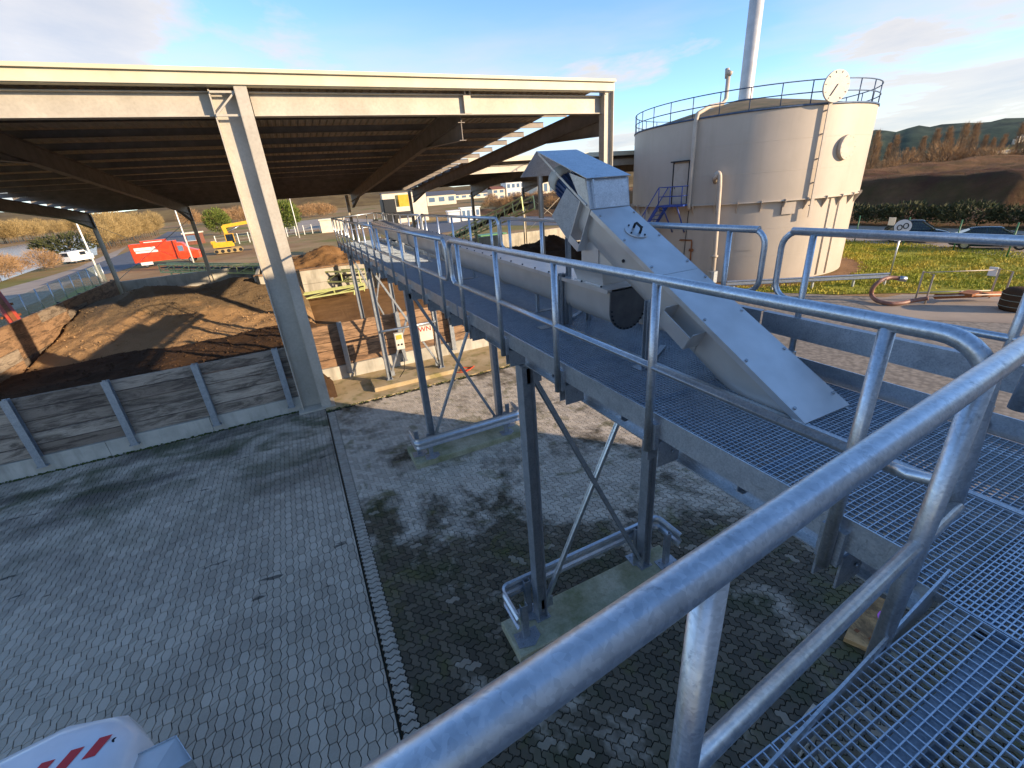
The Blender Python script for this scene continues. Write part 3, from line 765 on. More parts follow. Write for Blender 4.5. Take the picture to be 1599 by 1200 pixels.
for ya, posts in ((5.88,[6.26,7.41,8.57,9.72,10.87]),(11.36,[11.74,12.89,14.05,15.2,16.35]),(16.84,[17.2,18.35,19.5,20.6])):
    yb = min(ya+5.36, YF+.02)
    o = loop_rail(wk_, X1, ya, yb, ZT, ZK, posts, 4.60, -1)
    for py in posts:
        q = MB(); q.box(X1+.05,2.085,py-.055,py-.045,4.47,4.66); q.box(X1+.05,2.085,py+.045,py+.055,4.47,4.66); q.build('bracket','galvanised_dull',o)
X2, ZT2, ZK2 = 3.60, 5.82, 5.285
loop_rail(wk_, X2, -1.9, 2.40, ZT2, ZK2, [-1.4,-.2,.93,2.16], 4.70, 1, RT)
for ya in (2.55,8.0,13.45,18.9):
    yb = min(ya+5.35, YF+.02); n = int((yb-ya)/1.15)
    loop_rail(wk_, X2, ya, yb, ZT2, ZK2, [ya+.36+1.153*i for i in range(5) if ya+.36+1.153*i < yb-.1], 4.70, 1, RT)
# end rail
e = MB(); e.tube([(X1,YF+.05,ZT),(X2,YF+.05,ZT2)], RT, 10); e.build('end_rail','galvanised',wk_)
e = MB(); e.tube([(X1,YF+.05,ZK),(X2,YF+.05,ZK2)], .0215, 8)
for x in (2.3,2.9,3.3): e.tube([(x,YF+.05,4.7),(x,YF+.05,ZT+.03)], .0245, 8)
e.build('end_posts','galvanised',wk_)
# tread plates screwed on the grating
for (px,py_) in ((850,512),(1003,574),(693,432),(640,418)):
    q = at(px,py_,DZ); m = MB(); m.cbox((q.x,q.y,DZ+.006),(.15,.13,.004)); wpart(m,'clip_plate','galvanised')
# upright channel stubs beside the trough
for (px,py_,h) in ((880,507,.62),(1010,576,.62)):
    q = at(px,py_,DZ)
    m = MB(); m.channel((q.x,q.y,DZ),(q.x,q.y,DZ+h),.045,.05,.006,up=(0,1,0)); m.channel((q.x-.012,q.y,DZ),(q.x-.012,q.y,DZ+h),-.045,.05,.006,up=(0,1,0)); wpart(m,'channel_stub','galvanised_dull')
    m = MB(); m.bar((q.x,q.y+.02,DZ+.02),(q.x+.5,q.y+.32,DZ+.02),.05,.012); wpart(m,'floor_strap','galvanised_dull')

# ================================================================ supports on their footings
def support(label, y, xl, xr, zf, group=None, lit=False):
    s = thing('support_frame', label, 'support', ((xl+xr)/2, y, zf))
    for x in (xl, xr):
        m = MB(); m.ibeam((x,y,zf+.012),(x,y,4.40),.17,.16,.014,.006,up=(1,0,0)); l = m.build('leg','galvanised_dull',s)
        q = MB(); q.cbox((x,y,zf+.006),(.24,.22,.012)); q.build('base_plate','galvanised_dull',l)
        q = MB(); q.cbox((x,y,4.41),(.22,.2,.02)); q.build('head_plate','galvanised_dull',l)
        b = MB()
        for dx in (-.09,.09):
            for dy in (-.08,.08): b.tube([(x+dx,y+dy,zf+.012),(x+dx,y+dy,zf+.04)],.012,6)
        tag(b.build('bolt','galvanised_dull',l),kind='stuff')
    m = MB(); m.ibeam((xl-.1,y,4.435),(xr+.12,y,4.435),.12,.03,.006,.006); m.build('cross_head','galvanised_dull',s)
    for a, b, dy in (((xl+.09,zf+.18),(xr-.08,4.25),.02),((xl+.08,4.25),(xr-.1,zf+.18),-.02)):
        m = MB(); m.bar((a[0],y+dy,a[1]),(b[0],y+dy,b[1]),.055,.055); m.bar((a[0],y+dy+.02,a[1]+.0),(b[0],y+dy+.02,b[1]),.012,.075); m.build('brace','galvanised' if dy > 0 else 'galvanised_dull',s)
    for x, z in ((xl+.12,zf+.2),(xr-.12,zf+.2),(xl+.12,4.22),(xr-.12,4.22)):
        MB().cbox((x,y,z),(.2,.012,.2)).build('gusset_plate','galvanised_dull',s)
    return s
def footing(label, x0, x1, y0, y1, h, mat):
    m = MB(); poly = [(x0,y0),(x1,y0),(x1,y1),(x0,y1)]; m.prism(poly, -.05, h, .02)
    o = m.build('footing_block', mat); return tag(o, label, 'foundation')
support('walkway support frame on mossy footing, first from the grating platform', 4.36, 2.155, 4.20, .15)
footing('mossy concrete footing block under the first support frame from the platform', 1.55, 4.76, 3.9, 4.56, .15, 'concrete_mossy')
support('walkway support frame standing midway between the platform and the timber wall', 10.35, 2.2, 4.22, .16)
footing('mossy concrete footing block under the middle support frame', 1.54, 4.62, 9.62, 10.62, .16, 'concrete_mossy')
s3 = support('sunlit walkway support frame with electric boxes in front of the brown timber wall', 15.75, 2.16, 4.18, .18)
footing('pale concrete footing slab under the sunlit support frame with electric boxes', 1.5, 4.6, 15.2, 16.2, .18, 'concrete_strip')
m = MB(); m.tube([(2.16,15.62,2.05),(4.18,15.62,2.05)],.045,8); m.build('tie_rail','galvanised',s3)
m = MB(); m.cbox((3.72,15.55,1.72),(.5,.14,.55),None,.01); bx = m.build('electric_box','electric_panel',s3)
tx = bpy.data.curves.new('lettering','FONT'); tx.body = 'WN'; tx.size = .26; tx.extrude = .002; tx.align_x = 'CENTER'
to = bpy.data.objects.new('lettering', tx); COL.objects.link(to)
dg = bpy.context.evaluated_depsgraph_get(); dg.update(); tm = bpy.data.meshes.new_from_object(to.evaluated_get(dg)); bpy.data.objects.remove(to)
tm.materials.clear(); tm.materials.append(MATS['red_mark'])
lo = bpy.data.objects.new('lettering', tm); COL.objects.link(lo); lo.parent = bx; lo.rotation_euler = (R_(90),0,0); lo.location = Vector((3.7,15.475,1.80))-wpos(bx)
m = MB(); m.cbox((2.72,15.55,1.62),(.3,.16,.6),None,.01); b2 = m.build('meter_box','electric_panel',s3)
m = MB(); m.cbox((2.72,15.462,1.78),(.2,.012,.16)); m.build('meter_window','meter_yellow',b2)
m = MB()
for dx in (-.06,.06): m.disc((2.72+dx,15.46,1.5),.035,(0,1,0),.02,10)
m.build('socket','dark_steel',b2)
m = MB(); m.tube([(4.05,15.6,3.9),(4.03,15.58,2.6),(4.1,15.6,1.9),(4.0,15.6,1.2),(4.08,15.6,.25)],.016,6); m.tube([(2.72,15.56,1.32),(2.78,15.5,.9),(2.7,15.5,.5),(2.5,15.6,.22)],.014,6); m.build('cable','black_rubber',s3)
m = MB(); m.tube([(4.5,15.2,.05),(4.9,15.0,.05),(5.25,15.3,.05),(5.0,15.5,.05),(4.75,15.25,.05),(5.1,15.1,.06),(5.4,15.4,.05)],.018,6)
tag(m.build('coiled_cable','truck_red'), 'red cable lying in loops on the concrete apron', 'cable')
# further posts under the far end of the walkway
support('walkway support frame standing in the soil below the far end of the walkway', 20.2, 2.15, 3.6, .0)

def barrier(label, pts, zf, flip, group):
    """guard rail bent round a footing: two-wave beam, posts on base plates"""
    b = thing('crash_barrier', label, 'barrier', (pts[0][0],pts[0][1],zf), group=None)
    prof = [(-.155,0),(-.14,.03),(-.10,.045),(-.06,.03),(-.03,.0),(.0,-.01),(.03,0),(.06,.03),(.10,.045),(.14,.03),(.155,0)]
    n = len(pts); m = MB(); rows = []
    for i in range(n):
        d = Vector(pts[min(i+1,n-1)])-Vector(pts[max(i-1,0)]); d = Vector((d.x,d.y,0)).normalized(); nn = Vector((-d.y,d.x,0))*flip
        rows.append([Vector((pts[i][0],pts[i][1],zf+.52+h))+nn*o for h,o in prof]+[Vector((pts[i][0],pts[i][1],zf+.52+h))+nn*(o-.008) for h,o in prof[::-1]])
    k = len(rows[0])
    m.add([q for r in rows for q in r], [(i*k+j,i*k+(j+1)%k,(i+1)*k+(j+1)%k,(i+1)*k+j) for i in range(n-1) for j in range(k)]+[tuple(range(k)),tuple((n-1)*k+j for j in range(k-1,-1,-1))])
    m.build('beam','galvanised',b); return b
def bpost(b, x, y, zf):
    m = MB(); m.channel((x,y,zf+.012),(x,y,zf+.66),.07,.1,.007,up=(1,0,0)); p = m.build('post','galvanised_dull',b)
    q = MB(); q.prism([(x-.18,y-.1),(x+.05,y-.16),(x+.2,y-.05),(x+.2,y+.12),(x-.16,y+.14)][::1], zf+.001, zf+.013); q.build('base_plate','galvanised_dull',p)
    q = MB()
    for dx,dy in ((-.1,-.06),(.12,-.04),(.1,.08),(-.1,.08)): q.tube([(x+dx,y+dy,zf+.013),(x+dx,y+dy,zf+.035)],.014,6)
    tag(q.build('bolt','galvanised_dull',p),kind='stuff')
def barr_path(x0, x1, yb, yend, r=.12):
    return [(x0,yend)]+[(x0+r-r*math.cos(R_(a)), yb-r*(1 if yb>yend else -1)+r*math.sin(R_(a))*(1 if yb>yend else -1)) for a in range(0,91,15)]+[(x1-r+r*math.sin(R_(a)), yb-r*(1 if yb>yend else -1)+r*math.cos(R_(a))*(1 if yb>yend else -1)) for a in range(0,91,15)]+[(x1,yend)]
b1 = barrier('galvanised crash barrier bent round the far side of the first footing', barr_path(1.62,4.72,4.62,4.05), .15, -1, None)
for x, y in ((1.78,4.12),(2.02,4.48),(4.2,4.5),(4.55,4.15)): bpost(b1, x, y, .15)
b2_ = barrier('galvanised crash barrier bent round the near side of the middle footing', barr_path(1.6,4.55,9.62,10.2), .16, 1, None)
for x, y in ((1.75,10.05),(2.0,9.76),(4.15,9.78),(4.4,10.15)): bpost(b2_, x, y, .16)

# ================================================================ screw conveyors
hs = thing('screw_conveyor', 'horizontal grey trough screw conveyor lying along the walkway', 'conveyor', (3.0,3.55,4.75))
SX0, SX1, ST, SB = 2.80, 3.20, 5.27, 4.87
def uprof(x0, x1, top, bot, n=10):
    r = (x1-x0)/2; c = (x0+x1)/2
    return [(x0,top)]+[(c+r*math.cos(R_(180+180*i/n)), bot+r+r*math.sin(R_(180+180*i/n))) for i in range(n+1)]+[(x1,top)]
def trough(ya, yb, x0, x1, top, bot):
    p = uprof(x0,x1,top,bot); n = len(p); m = MB()
    m.add([(a,ya,b) for a,b in p]+[(a,yb,b) for a,b in p], [(i,i+1,n+i+1,n+i) for i in range(n-1)], True); return m
yy = 3.58; segs = [3.58,6.4,9.2,12.0,14.6,17.0]
for a, b in zip(segs[:-1], segs[1:]):
    o = trough(a+.004,b-.004,SX0,SX1,ST,SB).build('trough_section','stainless_brushed',hs)
    m = MB(); m.box(SX0-.035,SX0+.002,a,b,ST-.006,ST+.012); m.box(SX1-.002,SX1+.035,a,b,ST-.006,ST+.012); m.build('flange','stainless',o)
    if a > 3.6:
        m = MB(); p = uprof(SX0-.03,SX1+.03,ST-.01,SB-.03); q = uprof(SX0-.001,SX1+.001,ST-.01,SB-.001); n = len(p)
        m.add([(u,a-.008,v) for u,v in p]+[(u,a-.008,v) for u,v in q]+[(u,a+.008,v) for u,v in p]+[(u,a+.008,v) for u,v in q], [(i,i+1,n+i+1,n+i) for i in range(n-1)]+[(2*n+i,3*n+i,3*n+i+1,2*n+i+1) for i in range(n-1)]+[(i,2*n+i,2*n+i+1,i+1) for i in range(n-1)]); m.build('joint_flange','stainless_brushed',o)
    # lids
    k = 2; L = (b-a)/k
    for i in range(k):
        m = MB(); m.box(SX0-.045,SX1+.045,a+i*L+.003,a+(i+1)*L-.003,ST+.014,ST+.022); m.box(SX0-.052,SX0-.046,a+i*L+.003,a+(i+1)*L-.003,ST-.02,ST+.022); l = m.build('lid','stainless',hs)
        q = MB()
        for j in range(4):
            for x in (SX0-.02,SX1+.02): q.tube([(x,a+i*L+.15+j*L/4,ST+.02),(x,a+i*L+.15+j*L/4,ST+.036)],.011,6)
        tag(q.build('bolt','dark_steel',l),kind='stuff')
m = MB(); p = uprof(SX0-.03,SX1+.03,ST,SB-.03,14); n = len(p)
m.add([(u,3.555,v) for u,v in p]+[(u,3.573,v) for u,v in p], [tuple(range(n-1,-1,-1)),tuple(range(n,2*n))]+[(i,i+1,n+i+1,n+i) for i in range(n-1)]+[(n-1,0,n,2*n-1)]); ep = m.build('end_plate','end_steel',hs)
q = MB()
for i in range(15):
    u, v = uprof(SX0-.016,SX1+.016,ST,SB-.016,14)[1+i]; q.tube([(u,3.556,v),(u,3.54,v)],.010,6)
tag(q.build('bolt','dark_steel',ep),kind='stuff')
for y in (5.2,8.4,11.6,14.4,16.8):
    dz = .026*(y-3.55)
    for x in (SX0+.03,SX1-.03): MB().box(x-.02,x+.02,y-.02,y+.02,DZ+.012-dz,SB+.06).build('saddle_leg','galvanised_dull',hs)
    MB().box(SX0-.04,SX1+.04,y-.04,y+.04,DZ+.001-dz,DZ+.011-dz).build('foot_plate','galvanised_dull',hs)
# inlet spout on the near end that takes the chute of the inclined screw
def spout(m, cx, cy, z0, z1, a0, b0, a1, b1):
    v = [(cx+sx*a0,cy+sy*b0,z0) for sx,sy in ((-1,-1),(1,-1),(1,1),(-1,1))]+[(cx+sx*a1,cy+sy*b1,z1) for sx,sy in ((-1,-1),(1,-1),(1,1),(-1,1))]
    m.add(v, [(0,1,5,4),(1,2,6,5),(2,3,7,6),(3,0,4,7),(4,5,6,7)]); return m
m = spout(MB(), 3.0, 4.0, ST+.024, 5.43, .17, .24, .21, .27); sp_ = m.build('inlet_spout','stainless_brushed',hs)
m = MB(); m.box(2.77,3.23,3.71,4.29,5.432,5.446); m.box(2.80,3.2,3.74,4.26,ST+.0225,ST+.032); m.build('spout_flange','stainless',sp_)
m = MB(); m.tube([(3.0,17.02,5.08),(3.0,17.7,5.08)],.14,16); m.cbox((3.0,17.4,4.93),(.2,.4,.16)); mt = m.build('drive_motor','electric_panel',hs)
m = MB(); m.cbox((3.0,17.4,5.27),(.16,.2,.1)); m.build('terminal_box','dark_steel',mt); hs.rotation_euler = (.026,0,0)

inc = thing('screw_conveyor', 'inclined grey screw conveyor rising out of the walkway grating to a hooded motor', 'conveyor', (3.0,1.5,4.72))
A = Vector((0,1.48,4.725)); B = Vector((0,4.02,6.115)); D = (B-A).normalized(); Nn = Vector((0,-D.z,D.y))   # along, and up off the lid
def ip(t, x, n): return A + D*t + Vector((x,0,0)) + Nn*n
LEN = (B-A).length
def ibox(m, t0, t1, x0, x1, n0, n1):
    vs = [ip(t,x,n) for n in (n0,n1) for t,x in ((t0,x0),(t0,x1),(t1,x1),(t1,x0))]
    return m.add(vs, [(3,2,1,0),(4,5,6,7),(0,1,5,4),(1,2,6,5),(2,3,7,6),(3,0,4,7)])
IX0, IX1 = 2.80, 3.19
def itrough(t0, t1):
    p = uprof(IX0,IX1,0,-.40,10); n = len(p); m = MB()
    m.add([ip(t0,a,b) for a,b in p]+[ip(t1,a,b) for a,b in p], [(i,i+1,n+i+1,n+i) for i in range(n-1)], True); return m
for a, b in ((-.75,.98),(.986,LEN+.02)):
    o = itrough(a,b).build('trough_section','stainless_brushed',inc)
    m = MB(); ibox(m,a,b,IX0-.03,IX0+.002,-.008,.004); ibox(m,a,b,IX1-.002,IX1+.03,-.008,.004); m.build('flange','stainless',o)
lids = [(0.0,1.62),(1.624,LEN-.18)]
for a, b in lids:
    m = MB(); ibox(m,a,b,IX0-.04,IX1+.04,.006,.016); ibox(m,a,b,IX0-.047,IX0-.041,-.03,.016); ibox(m,a,b,IX1+.041,IX1+.047,-.03,.016); l = m.build('lid','stainless',inc)
    q = MB(); nb = max(3,int((b-a)/.33))
    for j in range(nb):
        for x in (IX0-.015,IX1+.015):
            t = a+.12+(b-a-.24)*j/(nb-1); q.tube([ip(t,x,.014),ip(t,x,.026)],.012,8)
    tag(q.build('bolt','hub_metal',l),kind='stuff')
# inspection hatch with handle
ht = LEN-.62
m = MB(); c = ip(ht,3.0,.018); m.tube([c,c+Nn*.012],.115,28); hatch = m.build('inspection_hatch','stainless',inc)
m = MB(); pts = [c+Vector((-.0,0,0))+D*.05+Nn*.01, c+D*.05+Nn*.05, c+D*.035+Nn*.068, c-D*.035+Nn*.068, c-D*.05+Nn*.05, c-D*.05+Nn*.01]; m.tube(pts,.012,8); m.build('handle','black_rubber',hatch)
m = MB()
for a in (20,110,200,290): q = c+Vector((.095*math.cos(R_(a)),0,0))+D*.095*math.sin(R_(a)); m.tube([q+Nn*.01,q+Nn*.022],.009,6)
tag(m.build('bolt','dark_steel',hatch),kind='stuff')
# chute down to the horizontal screw
m = MB(); v = [(2.86,3.79,5.447),(3.14,3.79,5.447),(3.14,4.22,5.447),(2.86,4.22,5.447)]
tq = [ip(LEN-.74,2.86,-.22),ip(LEN-.74,3.14,-.22),ip(LEN-.14,3.14,-.26),ip(LEN-.14,2.86,-.26)]
m.add(v+tq, [(0,1,5,4),(1,2,6,5),(2,3,7,6),(3,0,4,7)]); ch = m.build('chute','stainless_brushed',inc)
m = MB(); m.box(2.845,2.858,3.86,4.16,5.45,5.72); m.build('chute_rib','stainless',ch)
m = MB(); m.tube([ip(LEN-.80,IX0-.002,-.16),ip(LEN-.80,IX0-.012,-.16)],.016,8); m.build('side_bolt','dark_steel',inc)
# side pocket (bracket box) low on the left flank
m = MB()
t0, t1 = .98, 1.32
def pk(m, pts, th=.006):
    m.add(pts, [(0,1,2,3)]); m.add([p+Vector((0,0,-th)) for p in pts], [(3,2,1,0)])
ibox(m,t0,t1,IX0-.16,IX0-.152,-.22,-.09); ibox(m,t0,t1,IX0-.15,IX0-.001,-.22,-.212); ibox(m,t0-.006,t0,IX0-.15,IX0-.001,-.21,-.06); ibox(m,t1,t1+.006,IX0-.15,IX0-.001,-.21,-.06); m.build('side_bracket','stainless',inc)
# drive end: end frame, lantern, motor and hood
m = MB()
ibox(m,LEN-.17,LEN-.16,IX0-.05,IX1+.05,-.46,.02); ibox(m,LEN+.02,LEN+.03,IX0-.05,IX1+.05,-.46,.02)
ibox(m,LEN-.17,LEN+.03,IX0-.058,IX0-.05,-.46,-.38); ibox(m,LEN-.17,LEN+.03,IX1+.05,IX1+.058,-.46,-.38); m.build('end_frame','stainless',inc)
m = MB(); m.tube([ip(LEN+.03,3.0,-.2),ip(LEN+.20,3.0,-.2)],.15,20); m.tube([ip(LEN+.2,3.0,-.2),ip(LEN+.28,3.0,-.2)],.11,20); gb = m.build('gearbox','motor_paint',inc)
m = MB(); m.tube([ip(LEN+.28,3.0,-.16),ip(LEN+.78,3.0,-.16)],.125,20); mo_ = m.build('motor','motor_paint',inc)
q = MB()
for a in range(0,360,20):
    r0 = Vector((math.cos(R_(a)),0,0))+Nn*math.sin(R_(a)); q.bar(ip(LEN+.32,3.0,-.16)+r0*.135, ip(LEN+.66,3.0,-.16)+r0*.135, .006, .03, r0)
q.build('cooling_fin','motor_paint',mo_)
m = MB(); m.tube([ip(LEN+.68,3.0,-.16),ip(LEN+.84,3.0,-.16)],.142,20); m.build('fan_cover','electric_panel',mo_)
# hood: upright front sheet, sloping lid, rear flap, angled side struts
HF = [ip(LEN-.16,IX0-.05,.02), ip(LEN-.16,IX1+.05,.02)]
f0, f1 = Vector((IX0-.05,3.93,6.34)), Vector((IX1+.06,3.93,6.34))
r0, r1 = Vector((IX0-.05,4.86,6.66)), Vector((IX1+.06,4.86,6.66))
k0, k1 = Vector((IX0-.05,5.28,6.42)), Vector((IX1+.06,5.28,6.42))
def plate(pts, th=.006):
    m = MB(); n = (pts[1]-pts[0]).cross(pts[2]-pts[0]).normalized()*th; k = len(pts)
    m.add([p for p in pts]+[p-n for p in pts], [tuple(range(k)),tuple(range(2*k-1,k-1,-1))]+[(i,k+i,k+(i+1)%k,(i+1)%k) for i in range(k)]); return m
hood = plate([f0+Vector((-.02,-.04,-.006)),f1+Vector((.02,-.04,-.006)),r1+Vector((.02,0,0)),r0+Vector((-.02,0,0))]).build('hood','galvanised',inc)
plate([r0+Vector((-.02,.002,0)),r1+Vector((.02,.002,0)),k1+Vector((.02,0,0)),k0+Vector((-.02,0,0))]).build('rear_flap','galvanised',hood)
plate([HF[0],HF[1],f1-Vector((0,0,.012)),f0-Vector((0,0,.012))]).build('front_sheet','galvanised',hood)
plate([HF[0]+D*.2,HF[0],f0+Vector((0,.02,-.012)),f0+Vector((0,.3,.06))]).build('side_sheet','galvanised',hood)
m = MB(); m.bar(r0+Vector((.0,.0,-.02)), ip(LEN-.1,IX0-.055,.02), .006, .025); m.build('hood_strut','galvanised',hood)
m = MB(); m.bar(f1+Vector((.02,.02,-.02)), ip(LEN-.16,IX1+.06,-.02), .02, .02); m.bar(f0+Vector((.06,-.03,-.02)), HF[0]+Vector((.06,-.03,0)), .02, .012); m.build('hood_strut','galvanised',hood)
plate([ip(LEN+.03,IX0-.05,-.46),ip(LEN+.03,IX0-.05,.0),ip(LEN+.30,IX0-.05,.0),ip(LEN+.45,IX0-.05,-.40)]).build('guard_sheet','galvanised_dull',hood)
m = MB(); 
for x in (2.86,3.14):
    m.channel((x,4.42,DZ),(x,4.42,5.75),.04,.06,.006,up=(0,1,0))
m.build('support_leg','galvanised_dull',inc)

# ================================================================ service platform under the photographer
pf = thing('service_platform', 'galvanised grating platform with a thick round handrail beside the walkway end', 'platform', (0,-.5,4.6))
gP = grating(.994, .70); 
for i in range(-4,2):
    for j in range(3): put_grating(pf, gP, .925+(i-0)*1.0, .40-.706*(j+1), DZ)
m = MB(); m.bar((-3.1,.285-.087*3.1+.03,DZ-.015),(2.03,.285+.087*2.03-.02,DZ-.015),.008,.14); m.build('toe_board','galvanised',pf)
for y in (.25,-.45,-1.15,-1.8):
    m = MB(); m.channel((-3.1,y,4.59),(1.91,y,4.59),.07,.2,.01); m.build('main_beam','galvanised_dull',pf)
def YR(x): return .285+.087*x
pts = [(-3.0,YR(-3),ZT),(2.0,YR(2),ZT)]+[(2.0+.15*math.sin(R_(a)),YR(2.1),ZT-.15+.15*math.cos(R_(a))) for a in range(15,91,15)]+[(2.15,YR(2.15),5.45)]
hr = MB().tube(pts, RT, 20).build('handrail','galvanised',pf)
MB().tube([(-3.0,YR(-3),ZK-.01),(1.83,YR(1.83),ZK-.03)], .0215, 14).build('knee_rail','galvanised',hr)
for x in (-1.9,-.72,.45,1.535): MB().tube([(x,YR(x),4.56),(x,YR(x),ZT-.01)], .0265, 16).build('post','galvanised',hr)
for x in (-2.6,0.4):
    for y in (-1.7,.2):
        m = MB(); m.ibeam((x,y,0),(x,y,4.48),.16,.16,.012,.008,up=(0,1,0)); m.build('leg','galvanised_dull',pf) if y < 0 else None
# ================================================================ plant hall behind the photographer: it throws the shade over the yard
hall = thing('plant_hall', 'tall grey clad plant hall behind the grating platform', 'building', (-2,-10,0))
HX0, HX1, HY0, HY1, HH = -1.6, 16.9, -18.0, -4.0, 11.25
k = 8; w = (HX1-HX0)/k
for i in range(k): MB().box(HX0+i*w+.01, HX0+(i+1)*w-.01, HY1-.2, HY1+.015*(i%2), 0, HH).build('wall_panel','cladding',hall)
for x in (HX0, HX1-.2): MB().box(x, x+.2, HY0, HY1-.22, 0, HH-.01).build('side_wall','cladding',hall)
MB().box(HX0,HX1,HY0-.2,HY0-.01,0,HH-.01).build('rear_wall','cladding',hall)
MB().box(HX0+.21,HX1-.21,HY0,HY1-.22,HH-.3,HH-.05).build('roof','roof_slate',hall)
d_ = MB().box(1.2,2.4,-3.98,-3.9,4.75,6.9).build('door','galvanised_dull',hall); MB().box(2.2,2.26,-3.88,-3.84,5.7,5.85).build('handle','dark_steel',d_)

# ================================================================ tank
TC = Vector((29.50,23.72,0)); TR, TU, TH, TL = 6.98, 7.14, 9.2, 4.62
tank = thing('storage_tank', 'big cream cylindrical tank with mossy conical roof, blue stair and level gauge', 'tank', TC)
def tp(th, z, r=TU): return TC+Vector((r*math.cos(R_(th)), r*math.sin(R_(th)), z))
def tn(th): return Vector((math.cos(R_(th)), math.sin(R_(th)), 0))
def tk(m, name, mat='tank_trim', par=tank): return m.build(name, mat, par)
# shell plates
tk(MB().lathe(TC, [(TU,TL),(TU,TH)], 120), 'upper_shell', 'tank_shell'); tk(MB().lathe(TC, [(TR,0),(TR,TL-.05)], 120), 'lower_shell', 'tank_shell')
tk(MB().lathe(TC, [(TR,TL-.06),(TU+.07,TL-.06),(TU+.07,TL),(TU,TL+.001)], 96), 'ledge_ring')
tk(MB().lathe(TC, [(TU-.01,TH),(TU+.05,TH),(TU+.05,TH+.09),(TU-.01,TH+.09)], 96), 'rim_ring', 'rail_blue_grey')
tk(MB().lathe(TC, [(TU-.02,TH+.02),(4.0,TH+.75),(1.2,TH+1.3),(0,TH+1.38)], 64), 'roof', 'tank_roof')
for i in range(36):
    th = -180+i*10; n = tn(th); s = Vector((-n.y,n.x,0)); m = MB()
    a, b, c = tp(th,TL-.07,TR-.02), tp(th,TL-.07,TR+.30), tp(th,TL-.62,TR-.02)
    a2, b2 = a+Vector((0,0,.13)), b+Vector((0,0,.13))
    m.add([p+s*.02 for p in (a2,b2,b,c)]+[p-s*.02 for p in (a2,b2,b,c)], [(0,1,2,3),(7,6,5,4),(0,4,5,1),(1,5,6,2),(2,6,7,3),(3,7,4,0)]); tk(m,'gusset')
for z,r_ in ((1.55,TR),(3.1,TR),(6.15,TU),(7.7,TU)): tk(MB().lathe(TC,[(r_-.001,z),(r_+.007,z+.004),(r_+.007,z+.022),(r_-.001,z+.026)],96),'weld_seam','tank_shell')
# roof railing
for i in range(30):
    th = i*12+4; q = tp(th,TH+.05,TU-.02); tk(MB().tube([q,q+Vector((0,0,1.1))],.03,6),'rail_post','rail_blue_grey')
for z in (TH+1.15,TH+.6): tk(MB().tube([tp(a,z,TU-.02) for a in range(0,360,5)],.03,6,True),'roof_rail','rail_blue_grey')
# door, canopy, stair
def tplate(m, t0, t1, z0, z1, r0, r1, n=6):
    vs = [tp(t0+(t1-t0)*i/n, z, r) for r,z in ((r0,z0),(r1,z0),(r1,z1),(r0,z1)) for i in range(n+1)]; k = n+1
    return m.add(vs, [(j*k+i,j*k+i+1,((j+1)%4)*k+i+1,((j+1)%4)*k+i) for j in range(4) for i in range(n)]+[(0,k,2*k,3*k),(n,3*k+n,2*k+n,k+n)])
dr = tk(tplate(MB(),-171.5,-163.6,TL+.12,7.0,TU-.01,TU+.035),'door','tank_trim')
fr = MB(); tplate(fr,-172.0,-171.5,TL+.1,7.08,TU-.01,TU+.06,1); tplate(fr,-163.6,-163.1,TL+.1,7.08,TU-.01,TU+.06,1); fr.build('frame','dark_steel',dr)
tplate(MB(),-172.6,-162.6,7.09,7.16,TU-.01,TU+.22).build('canopy','dark_steel',dr)
MB().tube([tp(-170.4,5.6,TU+.05),tp(-170.4,5.75,TU+.09)],.02,6).build('handle','dark_steel',dr)
st_ = tk(tplate(MB(),-173.5,-161.9,TL-.0,TL+.09,TU+.08,TU+1.05),'stair_landing','blue_paint')
for th in (-173.3,-167.5,-162.1):
    MB().tube([tp(th,TL+.1,TU+1.03),tp(th,TL+1.15,TU+1.03)],.03,6).build('rail_post','blue_paint',st_)
for z in (TL+1.13,TL+.6): MB().tube([tp(a,z,TU+1.03) for a in (-173.4,-170,-166,-162)]+[tp(-162,z,TU+.1)],.028,6).build('rail','blue_paint',st_)
for th in (-171,-164): MB().tube([tp(th,TL+.0,TU+1.0),tp(th,TL-1.6,TU-.12)],.04,6).build('brace','blue_paint',st_)
n0 = tp(-173.6,TL+.05,TU+.6); dirn = Vector((math.sin(R_(-173.6)),-math.cos(R_(-173.6)),0))
for off in (.12,1.0):
    a = tp(-173.6,TL+.02,TU+off); b = a+dirn*3.4+Vector((0,0,-4.5)); MB().bar(a,b,.05,.2).build('stringer','blue_paint',st_)
    MB().tube([a+Vector((0,0,1.1)),b+Vector((0,0,1.1))],.028,6).build('rail','blue_paint',st_)
    for f_ in (.3,.65,.98):
        q = a+(b-a)*f_; MB().tube([q,q+Vector((0,0,1.1))],.025,6).build('rail_post','blue_paint',st_)
for i in range(1,17):
    f_ = i/17; a = tp(-173.6,TL+.02,TU+.14)+(dirn*3.4+Vector((0,0,-4.5)))*f_; b = tp(-173.6,TL+.02,TU+.98)+(dirn*3.4+Vector((0,0,-4.5)))*f_
    MB().bar(a,b,.24,.03).build('tread','blue_paint',st_)
